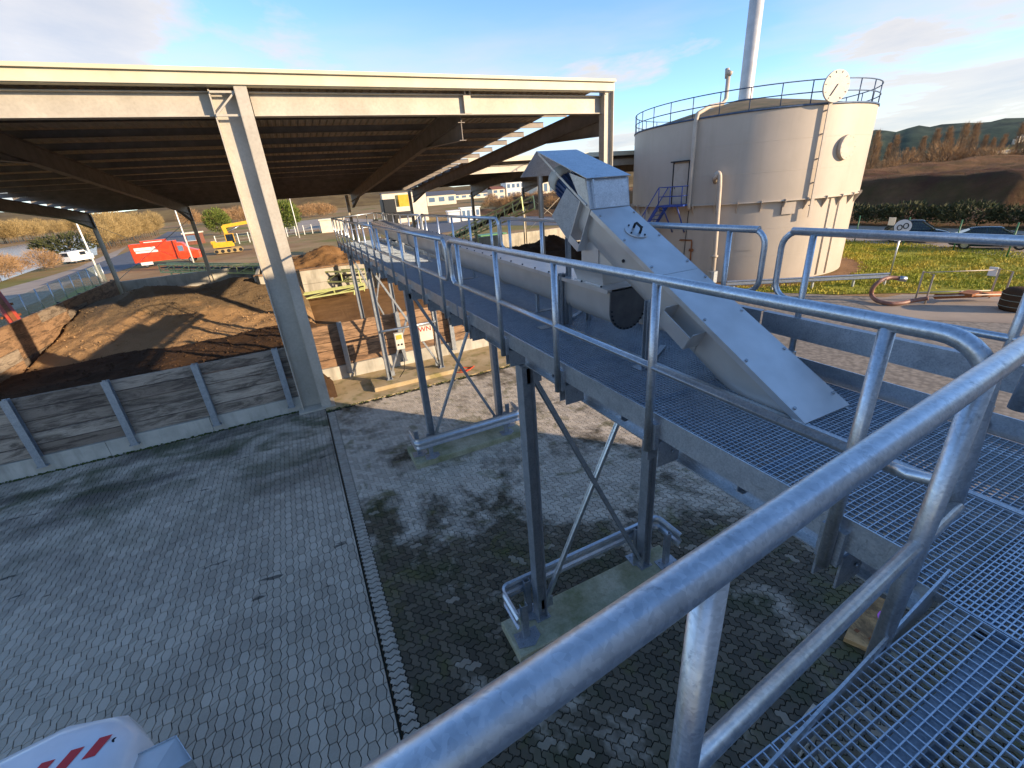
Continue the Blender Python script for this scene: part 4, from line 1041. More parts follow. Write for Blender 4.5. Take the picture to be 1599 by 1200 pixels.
# pipes
tk(MB().tube([tp(-161.5,4.5,TU+.02),tp(-161.5,4.42,TU+.16),tp(-161.5,4.6,TU+.22),tp(-161.3,9.1,TU+.22),tp(-161.0,9.5,TU+.1),tp(-160,9.9,TU-1.2),tp(-158,10.1,TU-2.6),tp(-157,10.35,TU-2.9),tp(-157,11.6,TU-2.9)],.115,10),'vent_pipe')
tk(MB().tube([tp(-157,11.55,TU-2.9),tp(-155.5,11.75,TU-2.9)],.16,10),'pipe_cap'); tk(MB().tube([tp(-158,11.4,TU-2.9),tp(-158.4,11.9,TU-2.9)],.12,8),'pipe_cap')
tk(MB().tube([tp(-150.6,5.85,TU+.02),tp(-150.6,6.1,TU+.35)]+[tp(-149.2+.9*math.cos(R_(a)),6.0+.32*math.sin(R_(a)),TU+.42) for a in range(170,0,-20)]+[tp(-148,5.6,TU+.42),tp(-147.2,2.2,TU+.3),tp(-146.9,.0,TU+.3)],.13,10),'filling_pipe')
tk(MB().tube([tp(-147.1,1.6,TU+.3),tp(-147.1,1.72,TU+.3)],.2,12),'pipe_flange'); tk(MB().cbox(tp(-147,.45,TU+.5),(.5,.5,.7),None,.1),'pump_box','galvanised_dull')
m = MB(); tplate(m,-109.1,-107.6,3.6,9.25,TU+.16,TU+.22,2); tk(m,'gauge_strip')
for z in (4.2,5.4,6.6,7.8,8.9): m = MB(); tplate(m,-108.8,-108,z,z+.06,TU-.01,TU+.17,1); tk(m,'strip_bracket')
g0 = tp(-108.3,9.95,TU+.34); n = tn(-108.3)
gd = tk(MB().tube([g0-n*.05,g0+n*.05],.72,36),'gauge_disc','gauge_face')
sx = Vector((-n.y,n.x,0))
tkm = MB()
for i in range(10):
    a = R_(-60+i*33); r0 = (sx*math.cos(a)+Vector((0,0,1))*math.sin(a)); tkm.bar(g0+n*.055+r0*.58,g0+n*.055+r0*.67,.014,.032,n)
tkm.build('scale_mark','dark_steel',gd)
r0 = (-sx*.55+Vector((0,0,-.84))); MB().bar(g0+n*.065-r0*.1,g0+n*.065+r0*.5,.02,.05,n).build('pointer','dark_steel',gd)
mh = tp(-94.4,7.1,TU); n = tn(-94.4)
tk(MB().tube([mh-n*.05,mh+n*.2],.62,32),'manhole')
m = MB()
for i in range(12): a = R_(i*30); m.tube([mh+n*.2+(Vector((-n.y,n.x,0))*math.cos(a)+Vector((0,0,1))*math.sin(a))*.53, mh+n*.215+(Vector((-n.y,n.x,0))*math.cos(a)+Vector((0,0,1))*math.sin(a))*.53],.025,6)
tag(tk(m,'manhole_bolt'),kind='stuff')
for th in (-95.2,-88.5): tk(MB().tube([tp(th,.1,TR+.04),tp(th,TL-.1,TR+.04)],.03,6),'conduit')
tk(tplate(MB(),-120.5,-114.5,3.85,4.5,TR,TR+.12),'junction_box'); tk(tplate(MB(),-94.2,-91.8,2.55,2.85,TR,TR+.09,2),'junction_box','galvanised_dull')
m = MB(); tplate(m,-139,-131,1.9,3.95,TR,TR+.02); tk(m,'patch_plate','tank_shell')
tk(MB().tube([tp(-166,2.55,TR+.06),tp(-159.5,2.55,TR+.08),tp(-159.3,2.4,TR+.08),tp(-159.3,.2,TR+.08)],.045,8),'sample_pipe','rust')
tk(MB().tube([tp(-160.3,1.95,TR+.08),tp(-158.3,1.95,TR+.08)],.09,8),'valve','rust')
tk(MB().tube([tp(-162.5,4.4,TR+.04),tp(-163,2.6,TR+.04),tp(-163.4,.2,TR+.04)],.02,6),'conduit','dark_steel')
# stack on the roof
sb = TC+Vector((-.2,.0,TH+1.2)); stk = tk(MB().lathe(sb,[(.46,0),(.42,.3),(.42,14),(.36,14)],20),'stack','stack_steel')
MB().lathe(sb,[(.46,0),(.9,.02),(.9,.16),(.46,.18)],24).build('stack_flange','rail_blue_grey',stk)
m = MB().lathe(TC,[(TR+.02,-.03),(TR+1.15,-.03),(TR+1.5,-.035)],64); struct('tank_gravel_ring', m, 'soil_brown')

# ================================================================ lawn and the things on it
LP = [(22.4,17.6),(25.4,13.4),(27.6,11.7),(30.2,8.6),(33,3.5),(41,1.5),(43.2,10),(45.2,20),(45,36),(34,38),(22,34),(19,26)]
struct('lawn', sheet(LP, -.045+.01), 'lawn_soil')
def inside(p, poly):
    c = False; n = len(poly)
    for i in range(n):
        a, b = poly[i], poly[i-1]
        if (a[1] > p[1]) != (b[1] > p[1]) and p[0] < (b[0]-a[0])*(p[1]-a[1])/(b[1]-a[1])+a[0]: c = not c
    return c
g = MB(); rg = random.Random(3); cnt = 0
while cnt < 34000:
    x, y = rg.uniform(19,46), rg.uniform(2,32)
    if not inside((x,y),LP) or (Vector((x,y,0))-TC).length < TR+.9+rg.random()*.5: continue
    if NZ.noise(Vector((x*.5,y*.5,4))) < -.25 and rg.random() < .75: continue
    if (x-27.7)**2/6+(y-9.6)**2/2.2 < 1.4: continue
    a = rg.uniform(0,6.28); h = rg.uniform(.04,.11); w_ = rg.uniform(.02,.05)
    g.v += [Vector((x-w_*math.cos(a),y-w_*math.sin(a),-.034)),Vector((x+w_*math.cos(a),y+w_*math.sin(a),-.034)),Vector((x+rg.gauss(0,.04),y+rg.gauss(0,.04),h))]
    g.f.append([len(g.v)-3,len(g.v)-2,len(g.v)-1]); g.smooth.append(False); cnt += 1
tag(g.build('lawn_grass','grass'), 'short yellow-green grass of the lawn beside the tank', 'grass', kind='stuff')
struct('drain_slab', sheet([(24.4,11.9),(27.3,11.4),(30.2,8.4),(33,3.2),(29,1.5),(22.6,9.6)], -.012), 'road_grey')
# guard rail at the lawn edge
gr = thing('guard_rail', 'low grey guard rail along the lawn edge below the tank', 'barrier', (29,12.9,0))
ga, gb_ = Vector((21.9,17.5,.5)), Vector((29.0,12.95,.5))
m = MB(); dd = (gb_-ga).normalized(); nn = Vector((dd.y,-dd.x,0))
prof = [(-.15,0),(-.10,.07),(-.04,.0),(.04,0),(.10,.07),(.15,0)]
m.add([p+Vector((0,0,h))+nn*o for p in (ga,gb_) for h,o in prof], [(i,i+1,7+i,6+i) for i in range(5)]); m.build('beam','galvanised_dull',gr)
for f_ in (.05,.3,.55,.8,.99):
    q = ga+(gb_-ga)*f_-nn*.08; MB().cbox((q.x,q.y,.25),(.1,.1,.62)).build('post','galvanised_dull',gr)
# round sign on a post
sg = thing('round_sign', 'small round white sign on a thin post at the end of the guard rail', 'sign', (29.3,13.05,0))
q = Vector((29.3,13.05,0)); MB().tube([q,q+Vector((0,0,3.15))],.04,8).build('pole','galvanised',sg)
fn = (Vector((0,0,6))-q); fn.z = 0; fn.normalize(); c = q+Vector((0,0,3.0))+fn*.06; sx = Vector((-fn.y,fn.x,0))
dsk = MB().tube([c-fn*.012,c+fn*.012],.36,28).build('sign_face','white_paint',sg)
m = MB()
for k_ in (-1,1):
    cc = c+fn*.02+sx*.12*k_+Vector((0,0,.04*k_)); m.tube([cc+(sx*math.cos(R_(a))*.1+Vector((0,0,1))*math.sin(R_(a))*.13) for a in range(0,360,30)],.024,5,True)
m.build('symbol','dark_steel',dsk)
MB().tube([c-fn*.02,c+fn*.008],.385,28).build('sign_rim','dark_steel',sg)
MB().bar(c+Vector((0,0,-.62))-sx*.22,c+Vector((0,0,-.62))+sx*.22,.02,.2,(0,0,1)).build('plate','white_paint',sg)
# hose and hose rack
hr_ = thing('hose_rack', 'low tubular frame with a hose valve on the drain slab', 'rack', (27.4,9.1,0))
cx0 = [Vector((26.0,9.9,0)),Vector((26.5,10.5,0)),Vector((28.4,8.1,0)),Vector((28.9,8.7,0))]
for a,b in ((0,1),(2,3)): MB().tube([cx0[a],cx0[a]+Vector((0,0,1.35)),cx0[b]+Vector((0,0,1.35)),cx0[b]],.04,8).build('end_frame','tank_trim',hr_)
for a,b in ((0,2),(1,3)): MB().tube([cx0[a]+Vector((0,0,.35)),cx0[b]+Vector((0,0,.35))],.028,8).build('side_bar','tank_trim',hr_)
MB().tube([cx0[1]+Vector((0,0,1.3)),cx0[3]+Vector((0,0,1.3))],.02,6).build('side_bar','tank_trim',hr_)
MB().tube([Vector((26.4,9.75,.3)),Vector((28.6,8.3,.3))],.12,10).build('pipe','rust',hr_)
MB().cbox((27.6,9.0,.38),(.9,.5,.12)).build('plank','rust',hr_); MB().cbox((28.9,8.9,1.2),(.05,.3,.4)).build('tag_plate','white_paint',hr_)
pts = []
for px,py,z in ((1403,435,.95),(1388,434,1.0),(1373,440,.9),(1363,450,.6),(1361,461,.25),(1368,469,.12),(1385,474,.1),(1405,474,.1),(1425,470,.15),(1450,466,.3)):
    p = at(px,py,0); pts.append(at(px,py,z))
def smooth(pts, n=5):
    out = []
    for i in range(len(pts)-1):
        p0,p1,p2,p3 = pts[max(i-1,0)],pts[i],pts[i+1],pts[min(i+2,len(pts)-1)]
        for k in range(n):
            t_ = k/n; out.append(.5*((2*p1)+(p2-p0)*t_+(2*p0-5*p1+4*p2-p3)*t_*t_+(3*p1-p0-3*p2+p3)*t_**3))
    return out+[pts[-1]]
ho = thing('suction_hose', 'thick reddish suction hose curling up beside the hose rack', 'hose', (pts[5].x,pts[5].y,0))
sp_pts = smooth(pts); MB().tube(sp_pts,.095,12).build('hose','hose_red',ho)
MB().tube([sp_pts[0],sp_pts[0]+(sp_pts[0]-sp_pts[1]).normalized()*.32],.13,12).build('coupling','hub_metal',ho)
hc = at(1588,484,0); hb = thing('hay_bale', 'dark brown round bale at the edge of the drain slab', 'bale', (hc.x,hc.y,0))
MB().lathe(hc,[(0,0),(.55,0),(.62,.15),(.62,.75),(.5,.9),(0,.92)],24).build('straw_roll','compost_dark',hb)
m = MB()
for z in (.2,.45,.7): m.tube([hc+Vector((.628*math.cos(R_(a)),.628*math.sin(R_(a)),z)) for a in range(0,360,15)],.012,5,True)
m.build('binding_net','wire_grey',hb)
# second frame cropped at the picture edge
fr2 = thing('pipe_rack', 'tubular pipe rack standing on a small slab at the far side of the lawn', 'rack', (37,9.2,0))
for dy in (0,.9): MB().tube([(36.6,8.4-dy,0),(36.6,8.4-dy,1.5),(37.6,8.4-dy,1.5),(37.6,8.4-dy,0)],.05,8).build('frame','tank_trim',fr2)
MB().bar((36.6,7.95,1.0),(37.6,7.95,1.0),.9,.06).build('shelf','tank_trim',fr2); MB().box(35.9,38.2,7,9,-.03,.06).build('slab','concrete',fr2)

# green post fence with wire mesh
F0 = [Vector((44.3,23.0,0)),Vector((43.6,19.1,0)),Vector((42.4,15.5,0)),Vector((41.2,12.3,0)),Vector((40,9,0)),Vector((38.8,5.6,0)),Vector((37.8,2,0))]
fe = thing('wire_fence', 'green post wire mesh fence between the lawn and the parked cars', 'fence', F0[0])
for p in F0: MB().tube([p,p+Vector((0,0,2.1))],.045,8).build('post','fence_green',fe)
m = MB()
for a,b in zip(F0[:-1],F0[1:]):
    for z in [.1+.2*i for i in range(10)]: m.bar(a+Vector((0,0,z)),b+Vector((0,0,z)),.0025,.0025)
    for i in range(1,18): q = a+(b-a)*i/18; m.bar(q,q+Vector((0,0,2.0)),.002,.002)
tag(m.build('wire_mesh','fence_green',fe),kind='stuff')
q = F0[0]+(F0[1]-F0[0])*.62; MB().bar(q+Vector((-.05,0,1.75)),q+(F0[1]-F0[0])*.13+Vector((-.05,0,1.75)),.02,.6).build('notice_board','white_paint',fe)

# ================================================================ vehicles
def loft(m, secs, smooth=True):
    n = len(secs[0]); o = [p for s in secs for p in s]
    return m.add(o, [(i*n+j,i*n+(j+1)%n,(i+1)*n+(j+1)%n,(i+1)*n+j) for i in range(len(secs)-1) for j in range(n)]+[tuple(range(n-1,-1,-1)),tuple((len(secs)-1)*n+j for j in range(n))], smooth)
def wheel(par, x, y, r=.32, w=.2, side=1):
    t_ = MB().tube([(x,y-w/2,r),(x,y+w/2,r)],r,20).build('wheel','tyre',par)
    h = MB().tube([(x,y+side*(w/2-.01),r),(x,y+side*(w/2+.012),r)],r*.62,14).build('rim','hub_metal',t_)
    return t_
def car(label, loc, rz, paint, suv=False, group=None):
    c = thing('parked_car', label, 'car', (0,0,0), 0, group)
    L, Wd = (4.5,.88) if not suv else (4.3,.88); bz = .95 if not suv else 1.0
    st = [(-L/2,.42,.72,.60),(-L/2+.12,.30,.88,.74),(-1.5,.22,bz-.0,.86),(-.6,.2,bz,.88),(.5,.2,bz-.02,.88),(1.3,.22,bz-.08,.86),(1.9,.28,.78,.80),(L/2-.04,.40,.64,.62)]
    secs = []
    for x,z0,z1,hw in st:
        secs.append([Vector((x,s*hw*k,z)) for s,k,z in ((-1,.86,z0),(-1,1,z0+.12),(-1,1.0,z1-.22),(-1,.93,z1-.04),(-1,.75,z1+.02),(1,.75,z1+.02),(1,.93,z1-.04),(1,1.0,z1-.22),(1,1,z0+.12),(1,.86,z0))])
    body = loft(MB(), secs).build('body', paint, c)
    rh = 1.44 if not suv else 1.62
    a = [(-2.0 if not suv else -2.05,.70),(-1.15,.64),(.15,.64),(1.15,.72)]
    zz = [bz+.0,rh-.06,rh,bz-.02]; zt = [bz,rh-.05,rh,bz-.03]
    gv = []
    for (x,hw),z in zip(a,zz): gv.append([Vector((x,-.80 if z<1.1 else -hw,bz-.03)),Vector((x,-hw,z)),Vector((x,hw,z)),Vector((x,.80 if z<1.1 else hw,bz-.03))])
    m = MB()
    cab = [[Vector((x,-.82*(.93 if i in (0,3) else 1),bz-.04)),Vector((x,-hw,z+.0)),Vector((x,hw,z)),Vector((x,.82*(.93 if i in (0,3) else 1),bz-.04))] for i,((x,hw),z) in enumerate(zip(a,zz))]
    loft(m, cab, False).build('windows','glass_dark',c)
    m = MB(); loft(m, [[Vector((x,-hw-.01,z+.012)),Vector((x,0,z+.045)),Vector((x,hw+.01,z+.012)),Vector((x,hw,z-.03)),Vector((x,-hw,z-.03))] for x,hw,z in ((-1.28,.62,rh-.08),(-1.0,.645,rh-.03),(-.3,.65,rh),(.25,.64,rh-.01),(.4,.62,rh-.06))]).build('roof',paint,c)
    for s in (-1,1):
        for xa,xb in (((1.12,bz),(.22,rh-.02)),((-.42,bz),(-.45,rh)),((-1.9,bz),(-1.15,rh-.06))):
            MB().bar((xa[0],s*.80,xa[1]-.02),(xb[0],s*.655,xb[1]),.05,.06).build('pillar',paint,c)
        MB().cbox((.95,s*.95,bz+.05),(.14,.16,.12),None,.03).build('mirror',paint,c)
        MB().cbox((L/2-.16,s*.55,.66),(.16,.3,.12),None,.04).build('headlight','window_glass',c)
        MB().cbox((-L/2+.06,s*.58,.76),(.08,.26,.14)).build('tail_light','red_mark',c)
        for x in (-1.35,1.4): wheel(c,x,s*.78,.32,.2,s)
        MB().bar((-.45,s*.886,.45),(-.45,s*.886,bz-.06),.006,.012).build('door_seam','dark_steel',c)
    MB().cbox((L/2-.02,0,.5),(.04,.5,.12)).build('number_plate','white_paint',c)
    c.location = loc; c.rotation_euler = (0,0,rz); return c
ca = R_(-66)
car('black hatchback parked behind the wire fence next to the notice board', (46.2,19.6,0), ca, 'car_black', True)
car('dark blue saloon parked behind the wire fence beside the black hatchback', (44.6,14.4,0), ca, 'car_blue')
struct('parking_strip', sheet([(45,38),(43.8,20),(40.8,10),(38,1),(52,-3),(60,38)], -.03), 'road_grey')
cone_ = thing('traffic_cone', 'small red traffic cone behind the parked cars', 'cone', (48.5,17.2,0)); MB().lathe((48.5,17.2,0),[(.2,.05),(.03,.7),(0,.7)],12).build('cone','truck_red',cone_); MB().cbox((48.5,17.2,.025),(.45,.45,.05)).build('foot','dark_steel',cone_)

tr = thing('box_truck', 'red box truck with white lettering parked behind the soil store wall', 'truck', (0,0,0))
def trp(m, name, mat, par=None): return m.build(name, mat, par or tr)
bx = trp(MB().cbox((-1.0,0,2.0),(5.4,2.3,2.5),None,.08),'box_body','truck_red')
MB().box(-2.3,.6,-.75,.75,3.26,3.56).build('roof_unit','truck_red',bx); MB().box(-1.9,.3,-.8,-.76,3.3,3.4).build('roof_stripe','white_paint',bx)
cabs = [[Vector((x,s*hw,z)) for s,z in ((-1,.6),(-1,1.6),(-.9,zt),(.9,zt),(1,1.6),(1,.6))] for x,hw,zt in ((1.75,1.1,3.0),(2.5,1.1,2.9),(3.2,1.05,2.05),(4.2,.98,1.65),(4.35,.9,1.2))]
cb = trp(loft(MB(),cabs,False),'cab','truck_red')
plate([Vector((2.56,-.9,2.82)),Vector((2.56,.9,2.82)),Vector((3.2,.86,2.06)),Vector((3.2,-.86,2.06))][::-1],.01).build('windscreen','window_glass',cb)
for s in (-1,1):
    MB().box(1.9,2.55,s*1.105-.01,s*1.105+.01,1.75,2.5).build('side_window','window_glass',cb); MB().cbox((4.25,s*.7,1.2),(.2,.3,.2)).build('headlight','white_paint',cb)
    for x in (-2.4,3.1): wheel(tr,x,s*.95,.42,.28,s)
MB().box(-3.0,-1.6,-1.2,-1.14,.35,.75).build('side_guard','white_paint',bx)
def letters(txt, size, mat, par, loc, rot):
    tx = bpy.data.curves.new('lettering','FONT'); tx.body = txt; tx.size = size; tx.extrude = .004
    to = bpy.data.objects.new('lettering',tx); COL.objects.link(to); dg = bpy.context.evaluated_depsgraph_get(); dg.update()
    tm = bpy.data.meshes.new_from_object(to.evaluated_get(dg)); bpy.data.objects.remove(to); tm.materials.clear(); tm.materials.append(MATS[mat])
    lo = bpy.data.objects.new('lettering',tm); COL.objects.link(lo); lo.parent = par; lo.location = loc; lo.rotation_euler = rot; return lo
MB().box(-3.2,-.7,-1.158,-1.151,2.32,2.72).build('lettering_band','white_paint',bx); MB().box(-3.1,-.5,-1.158,-1.151,2.0,2.26).build('lettering_band','white_paint',bx)
tr.location = (-16.6,82.5,0); tr.rotation_euler = (0,0,R_(1.5))

ex = thing('excavator', 'yellow tracked excavator with folded boom on the dirt yard', 'excavator', (0,0,0))
for s in (-1,1):
    tk_ = MB(); tk_.section((-2.2,s*1.1,.0),(-2.2,s*1.1+.001,0),[(0,0)]*3) if 0 else None
    m = MB(); prof2 = [(-2.0,.1),(-2.35,.45),(-2.0,.85),(2.0,.85),(2.35,.45),(2.0,.1)]
    m.add([(x,s*1.1-.3,z) for x,z in prof2]+[(x,s*1.1+.3,z) for x,z in prof2],[(0,1,2,3,4,5),(11,10,9,8,7,6)]+[(i,6+i,6+(i+1)%6,(i+1)%6) for i in range(6)]); tr_ = m.build('track','twig_gold',ex)
    for x in (-1.9,-.95,0,.95,1.9): MB().tube([(x,s*1.1-.32,.45),(x,s*1.1+.32,.45)],.3,12).build('roller','dark_steel',tr_)
ub = MB().cbox((-.6,0,1.55),(3.4,2.5,.9),None,.15).build('upper_body','excavator_yellow',ex); MB().cbox((-2.0,0,2.0),(.7,2.3,.5)).build('counterweight','excavator_yellow',ub)
cbx = MB().cbox((.75,-.75,2.45),(1.4,.95,1.5),None,.1).build('cab','glass_dark',ex); MB().cbox((.75,-.75,3.23),(1.5,1.0,.08)).build('cab_roof','excavator_yellow',cbx)
for dx,dy in ((-.65,-.45),(.65,-.45),(.65,.45),(-.65,.45)): MB().cbox((.75+dx,-.75+dy,2.45),(.1,.1,1.52)).build('cab_pillar','excavator_yellow',cbx)
bm = MB(); bm.bar((.6,.3,1.9),(.2,.3,4.6),.45,.6,(1,0,0)); bm.bar((.2,.3,4.5),(4.6,.3,4.9),.4,.55); bm.build('boom','excavator_yellow',ex)
am = MB(); am.bar((4.5,.3,5.1),(5.1,.3,1.6),.32,.42,(1,0,0)); am.build('stick','excavator_yellow',ex)
MB().tube([(.6,.3,3.4),(2.8,.3,4.4)],.1,8).build('ram','hub_metal',ex)
m = MB(); m.add([(4.7,-.3,1.7),(5.6,-.3,1.5),(5.5,-.3,.7),(4.6,-.3,.5),(4.2,-.3,.9),(4.7,.9,1.7),(5.6,.9,1.5),(5.5,.9,.7),(4.6,.9,.5),(4.2,.9,.9)],[(0,1,2,3,4),(9,8,7,6,5)]+[(i,5+i,5+(i+1)%5,(i+1)%5) for i in range(5)]); m.build('bucket','dark_steel',ex)
ex.location = (-9.6,93,0); ex.rotation_euler = (0,0,R_(4)); ex.scale = (.95,)*3

van = thing('delivery_van', 'white van standing on the riverside road', 'van', (0,0,0))
vs_ = [[Vector((x,s*hw,z)) for s,z in ((-1,.4),(-1,1.3),(-.9,zt),(.9,zt),(1,1.3),(1,.4))] for x,hw,zt in ((-2.4,.9,2.1),(1.0,.95,2.2),(1.7,.92,1.6),(2.5,.85,1.1))]
vb = loft(MB(),vs_,False).build('body','white_paint',van)
MB().box(-2.43,-2.41,-.7,.7,1.3,1.95).build('rear_window','glass_dark',vb)
for s in (-1,1):
    MB().box(-.2,1.0,s*.953-.01,s*.953+.01,1.35,1.95).build('side_window','glass_dark',vb)
    for x in (-1.5,1.6): wheel(van,x,s*.8,.33,.2,s)
van.location = (-35.6,111,0); van.rotation_euler = (0,0,R_(62)); van.scale = (.95,)*3

# ================================================================ green belt conveyors
def truss(label, a, b, w=.8, h=.7, seg=1.4, legs=()):
    a, b = Vector(a), Vector(b); t_ = thing('belt_conveyor', label, 'conveyor', (a.x,a.y,0))
    d = (b-a); L = d.length; d.normalize(); s = d.cross(Vector((0,0,1))).normalized(); u = s.cross(d)
    for si in (-1,1):
        for ui in (0,1): MB().bar(a+s*w/2*si+u*h*ui,b+s*w/2*si+u*h*ui,.10,.10).build('chord','green_truss',t_)
        n = max(2,int(L/seg)); m = None
        for i in range(n+1):
            p = a+d*(L*i/n)+s*w/2*si; MB().bar(p,p+u*h,.07,.07).build('upright','green_truss',t_)
            if i < n: MB().bar(p,a+d*(L*(i+1)/n)+s*w/2*si+u*h,.045,.045).build('diagonal','green_truss',t_)
    MB().bar(a+u*h*.55,b+u*h*.55,w*.8,.08).build('belt','conveyor_belt',t_)
    for f_ in legs:
        p = a+d*(L*f_)
        for si in (-1,1): MB().bar(p+s*w/2*si,Vector((p.x,p.y,0))+s*w*.8*si,.09,.09).build('leg','green_truss',t_)
    return t_, a, d, s, u
truss('pale green lattice belt conveyor spanning the soil store below the red truck', at(258,424,1.9), at(430,426,1.5), .8, .65, 1.6, (.1,.55,.95))
t2,_,_,_,_ = truss('pale green lattice belt conveyor in front of the concrete bunker', at(462,440,.95), at(568,438,.95), .8, .75, 1.35, (.05,.9))
p = at(492,435,1.0); MB().cbox((p.x,p.y-.6,1.2),(.5,.3,.9)).build('control_box','electric_panel',t2)
truss('low green conveyor frame slanting across the soil beside the column', at(476,466,.3), at(570,450,.5), .6, .3, 2.2, ())
truss('green lattice belt conveyor rising over the wooden barrier behind the walkway', at(695,385,.9), at(826,327,5.0), .9, .8, 1.6, (.1,.45))
wb = at(735,363,.6); wt = thing('conveyor_wheel', 'spoked wheel of the rising green conveyor', 'wheel', wb)
m = MB(); m.tube([wb+Vector((.7*math.cos(R_(a)),0,.7*math.sin(R_(a)))) for a in range(0,360,20)],.08,6,True); m.build('rim','green_truss',wt)
for a in range(0,180,45): MB().bar(wb+Vector((.7*math.cos(R_(a)),0,.7*math.sin(R_(a)))),wb-Vector((.7*math.cos(R_(a)),0,.7*math.sin(R_(a)))),.05,.05).build('spoke','green_truss',wt)

# ================================================================ machine roof and sheet box at the lower edge
mc = thing('loader_cab', 'white machine roof with red warning stripes standing on the hexagon paving', 'machine', (-2.9,3.7,0))
m = MB(); 
cr_ = [(-.75,-.55),(.45,-.55),(.72,-.2),(.78,.15),(.62,.42),(.2,.55),(-.75,.42)]
cx_, cy_, zt_ = -3.08, 3.66, 2.08
lay_ = [(1.0,zt_-.9),(1.04,zt_-.35),(1.0,zt_-.12),(.9,zt_-.03),(.72,zt_)]
secs = [[Vector((cx_+x*k,cy_+y*k,z)) for x,y in cr_] for k,z in lay_]
loft(m, secs, True).build('roof','white_gloss',mc)
for i,(ax,ay) in enumerate(((.02,.05),(.22,.05),(.42,.05))):
    q = Vector((cx_+ax,cy_+ay,zt_+.004)); sh = Vector((.09,.14,0)); wv = Vector((.10,-.02,0))
    MB().add([q,q+wv,q+wv+sh,q+sh],[(0,1,2,3)]).build('warning_stripe','red_mark',mc)
MB().tube([(cx_+.62,cy_+.12,zt_-.04),(cx_+.63,cy_+.12,zt_-.015)],.022,10).build('plug','dark_steel',mc)
MB().cbox((cx_-.05,cy_-.05,.62),(1.1,.8,1.1),None,.1).build('body','white_gloss',mc)
for dx in (-.45,.45):
    for dy in (-.4,.36): MB().tube([(cx_+dx,cy_+dy-.09,.2),(cx_+dx,cy_+dy+.09,.2)],.2,14).build('wheel','tyre',mc)
sb_ = thing('sheet_metal_box', 'open galvanised sheet metal box beside the white machine roof', 'box', (-2.1,3.4,0))
b0 = [at(185,1192,1.9),at(275,1148,1.9),at(300,1186,1.9),at(215,1240,1.9)]
for i in range(4):
    p, q = b0[i], b0[(i+1)%4]; plate([p,q,q-Vector((0,0,1.2)),p-Vector((0,0,1.2))],.006).build('side_sheet','galvanised',sb_)
plate([b0[0]-Vector((0,0,.02)),b0[1]-Vector((0,0,.02)),b0[1]*.25+b0[2]*.75-Vector((0,0,.10)),b0[3]-Vector((0,0,.03))],.006).build('lid_sheet','stainless',sb_)
for p in b0: MB().bar(p-Vector((0,0,1.2)),Vector((p.x,p.y,0)),.05,.05).build('leg','galvanised_dull',sb_)

# timber offcut with a pink mark, and a kerb stone on the pavers
tb = thing('timber_board', 'fresh timber board with a pink spray mark on the dark pavers', 'board', (6.3,1.7,0))
pa, pb, pc = at(1318,996,.08), at(1376,1022,.08), at(1405,945,.08); pd = pa+(pc-pb)
ctr = (pa+pb+pc+pd)/4; poly = [(v.x,v.y) for v in (pa,pb,pc,pd)]
m = MB(); m.prism(poly if (pb-pa).cross(pc-pb).z > 0 else poly[::-1], .005, .08); m.build('board','fresh_wood',tb)
q = at(1385,963,.083); MB().add([(q.x+.16*math.cos(R_(a)),q.y+.10*math.sin(R_(a)),.083) for a in range(0,360,30)],[tuple(range(12))]).build('spray_mark','pink_mark',tb)
for px,py in ((1338,985),(1360,998)):
    q = at(px,py,.083); MB().cbox((q.x,q.y,.084),(.06,.05,.004)).build('knot','rust',tb)
ks = thing('kerb_stone', 'pale concrete kerb stone lying beside the grating platform', 'stone', (4.3,1.45,0))
q = at(1262,1135,.1); m = MB(); m.prism([(q.x-.32,q.y-.13),(q.x+.32,q.y-.05),(q.x+.3,q.y+.13),(q.x-.34,q.y+.05)], .0, .12, .015); m.build('block','concrete',ks)
# ================================================================ terrain to the right: cut bank and spoil mounds
def sst(a, b, x): t_ = max(0, min(1, (x-a)/(b-a))); return t_*t_*(3-2*t_)
def bank_z(x, y):
    # distance outwards from the car park, the bank turns away towards the right
    foot = 76+max(0,(25-y))*1.1 + 3*NZ.noise(Vector((y*.05,0,2)))
    z = 3.9*sst(foot, foot+5.5, x)
    z += 1.1*sst(60,64,x)*(1-sst(65,69,x))*(.6+.4*NZ.noise(Vector((x*.3,y*.2,5))))
    z -= .3*sst(90,150,x)
    for cx,cy,h,r in ((96,52,1.3,9),(106,48,1.5,9),(116,44,1.5,10),(124,38,1.5,12),(92,62,1.1,9),(110,30,.7,18),(90,58,.9,6)):
        d = math.hypot(x-cx,(y-cy)); z += max(0,h*(1-d/r))
    z += NZ.fractal(Vector((x*.12,y*.12,3)),1,2,5)*.4*sst(58,75,x)+NZ.fractal(Vector((x*.5,y*.5,9)),1,2,4)*.22*sst(58,75,x)
    return z
nx, ny = 200, 260; m = MB(); vs_ = []
for j in range(ny+1):
    for i in range(nx+1):
        x = 56+(i/nx)**1.5*200; y = -30+200*j/ny
        vs_.append((x,y,bank_z(x,y)-.1*(i == 0)))
m.add(vs_,[(j*(nx+1)+i,j*(nx+1)+i+1,(j+1)*(nx+1)+i+1,(j+1)*(nx+1)+i) for j in range(ny) for i in range(nx)],True); struct('cut_bank', m, 'bank_soil')

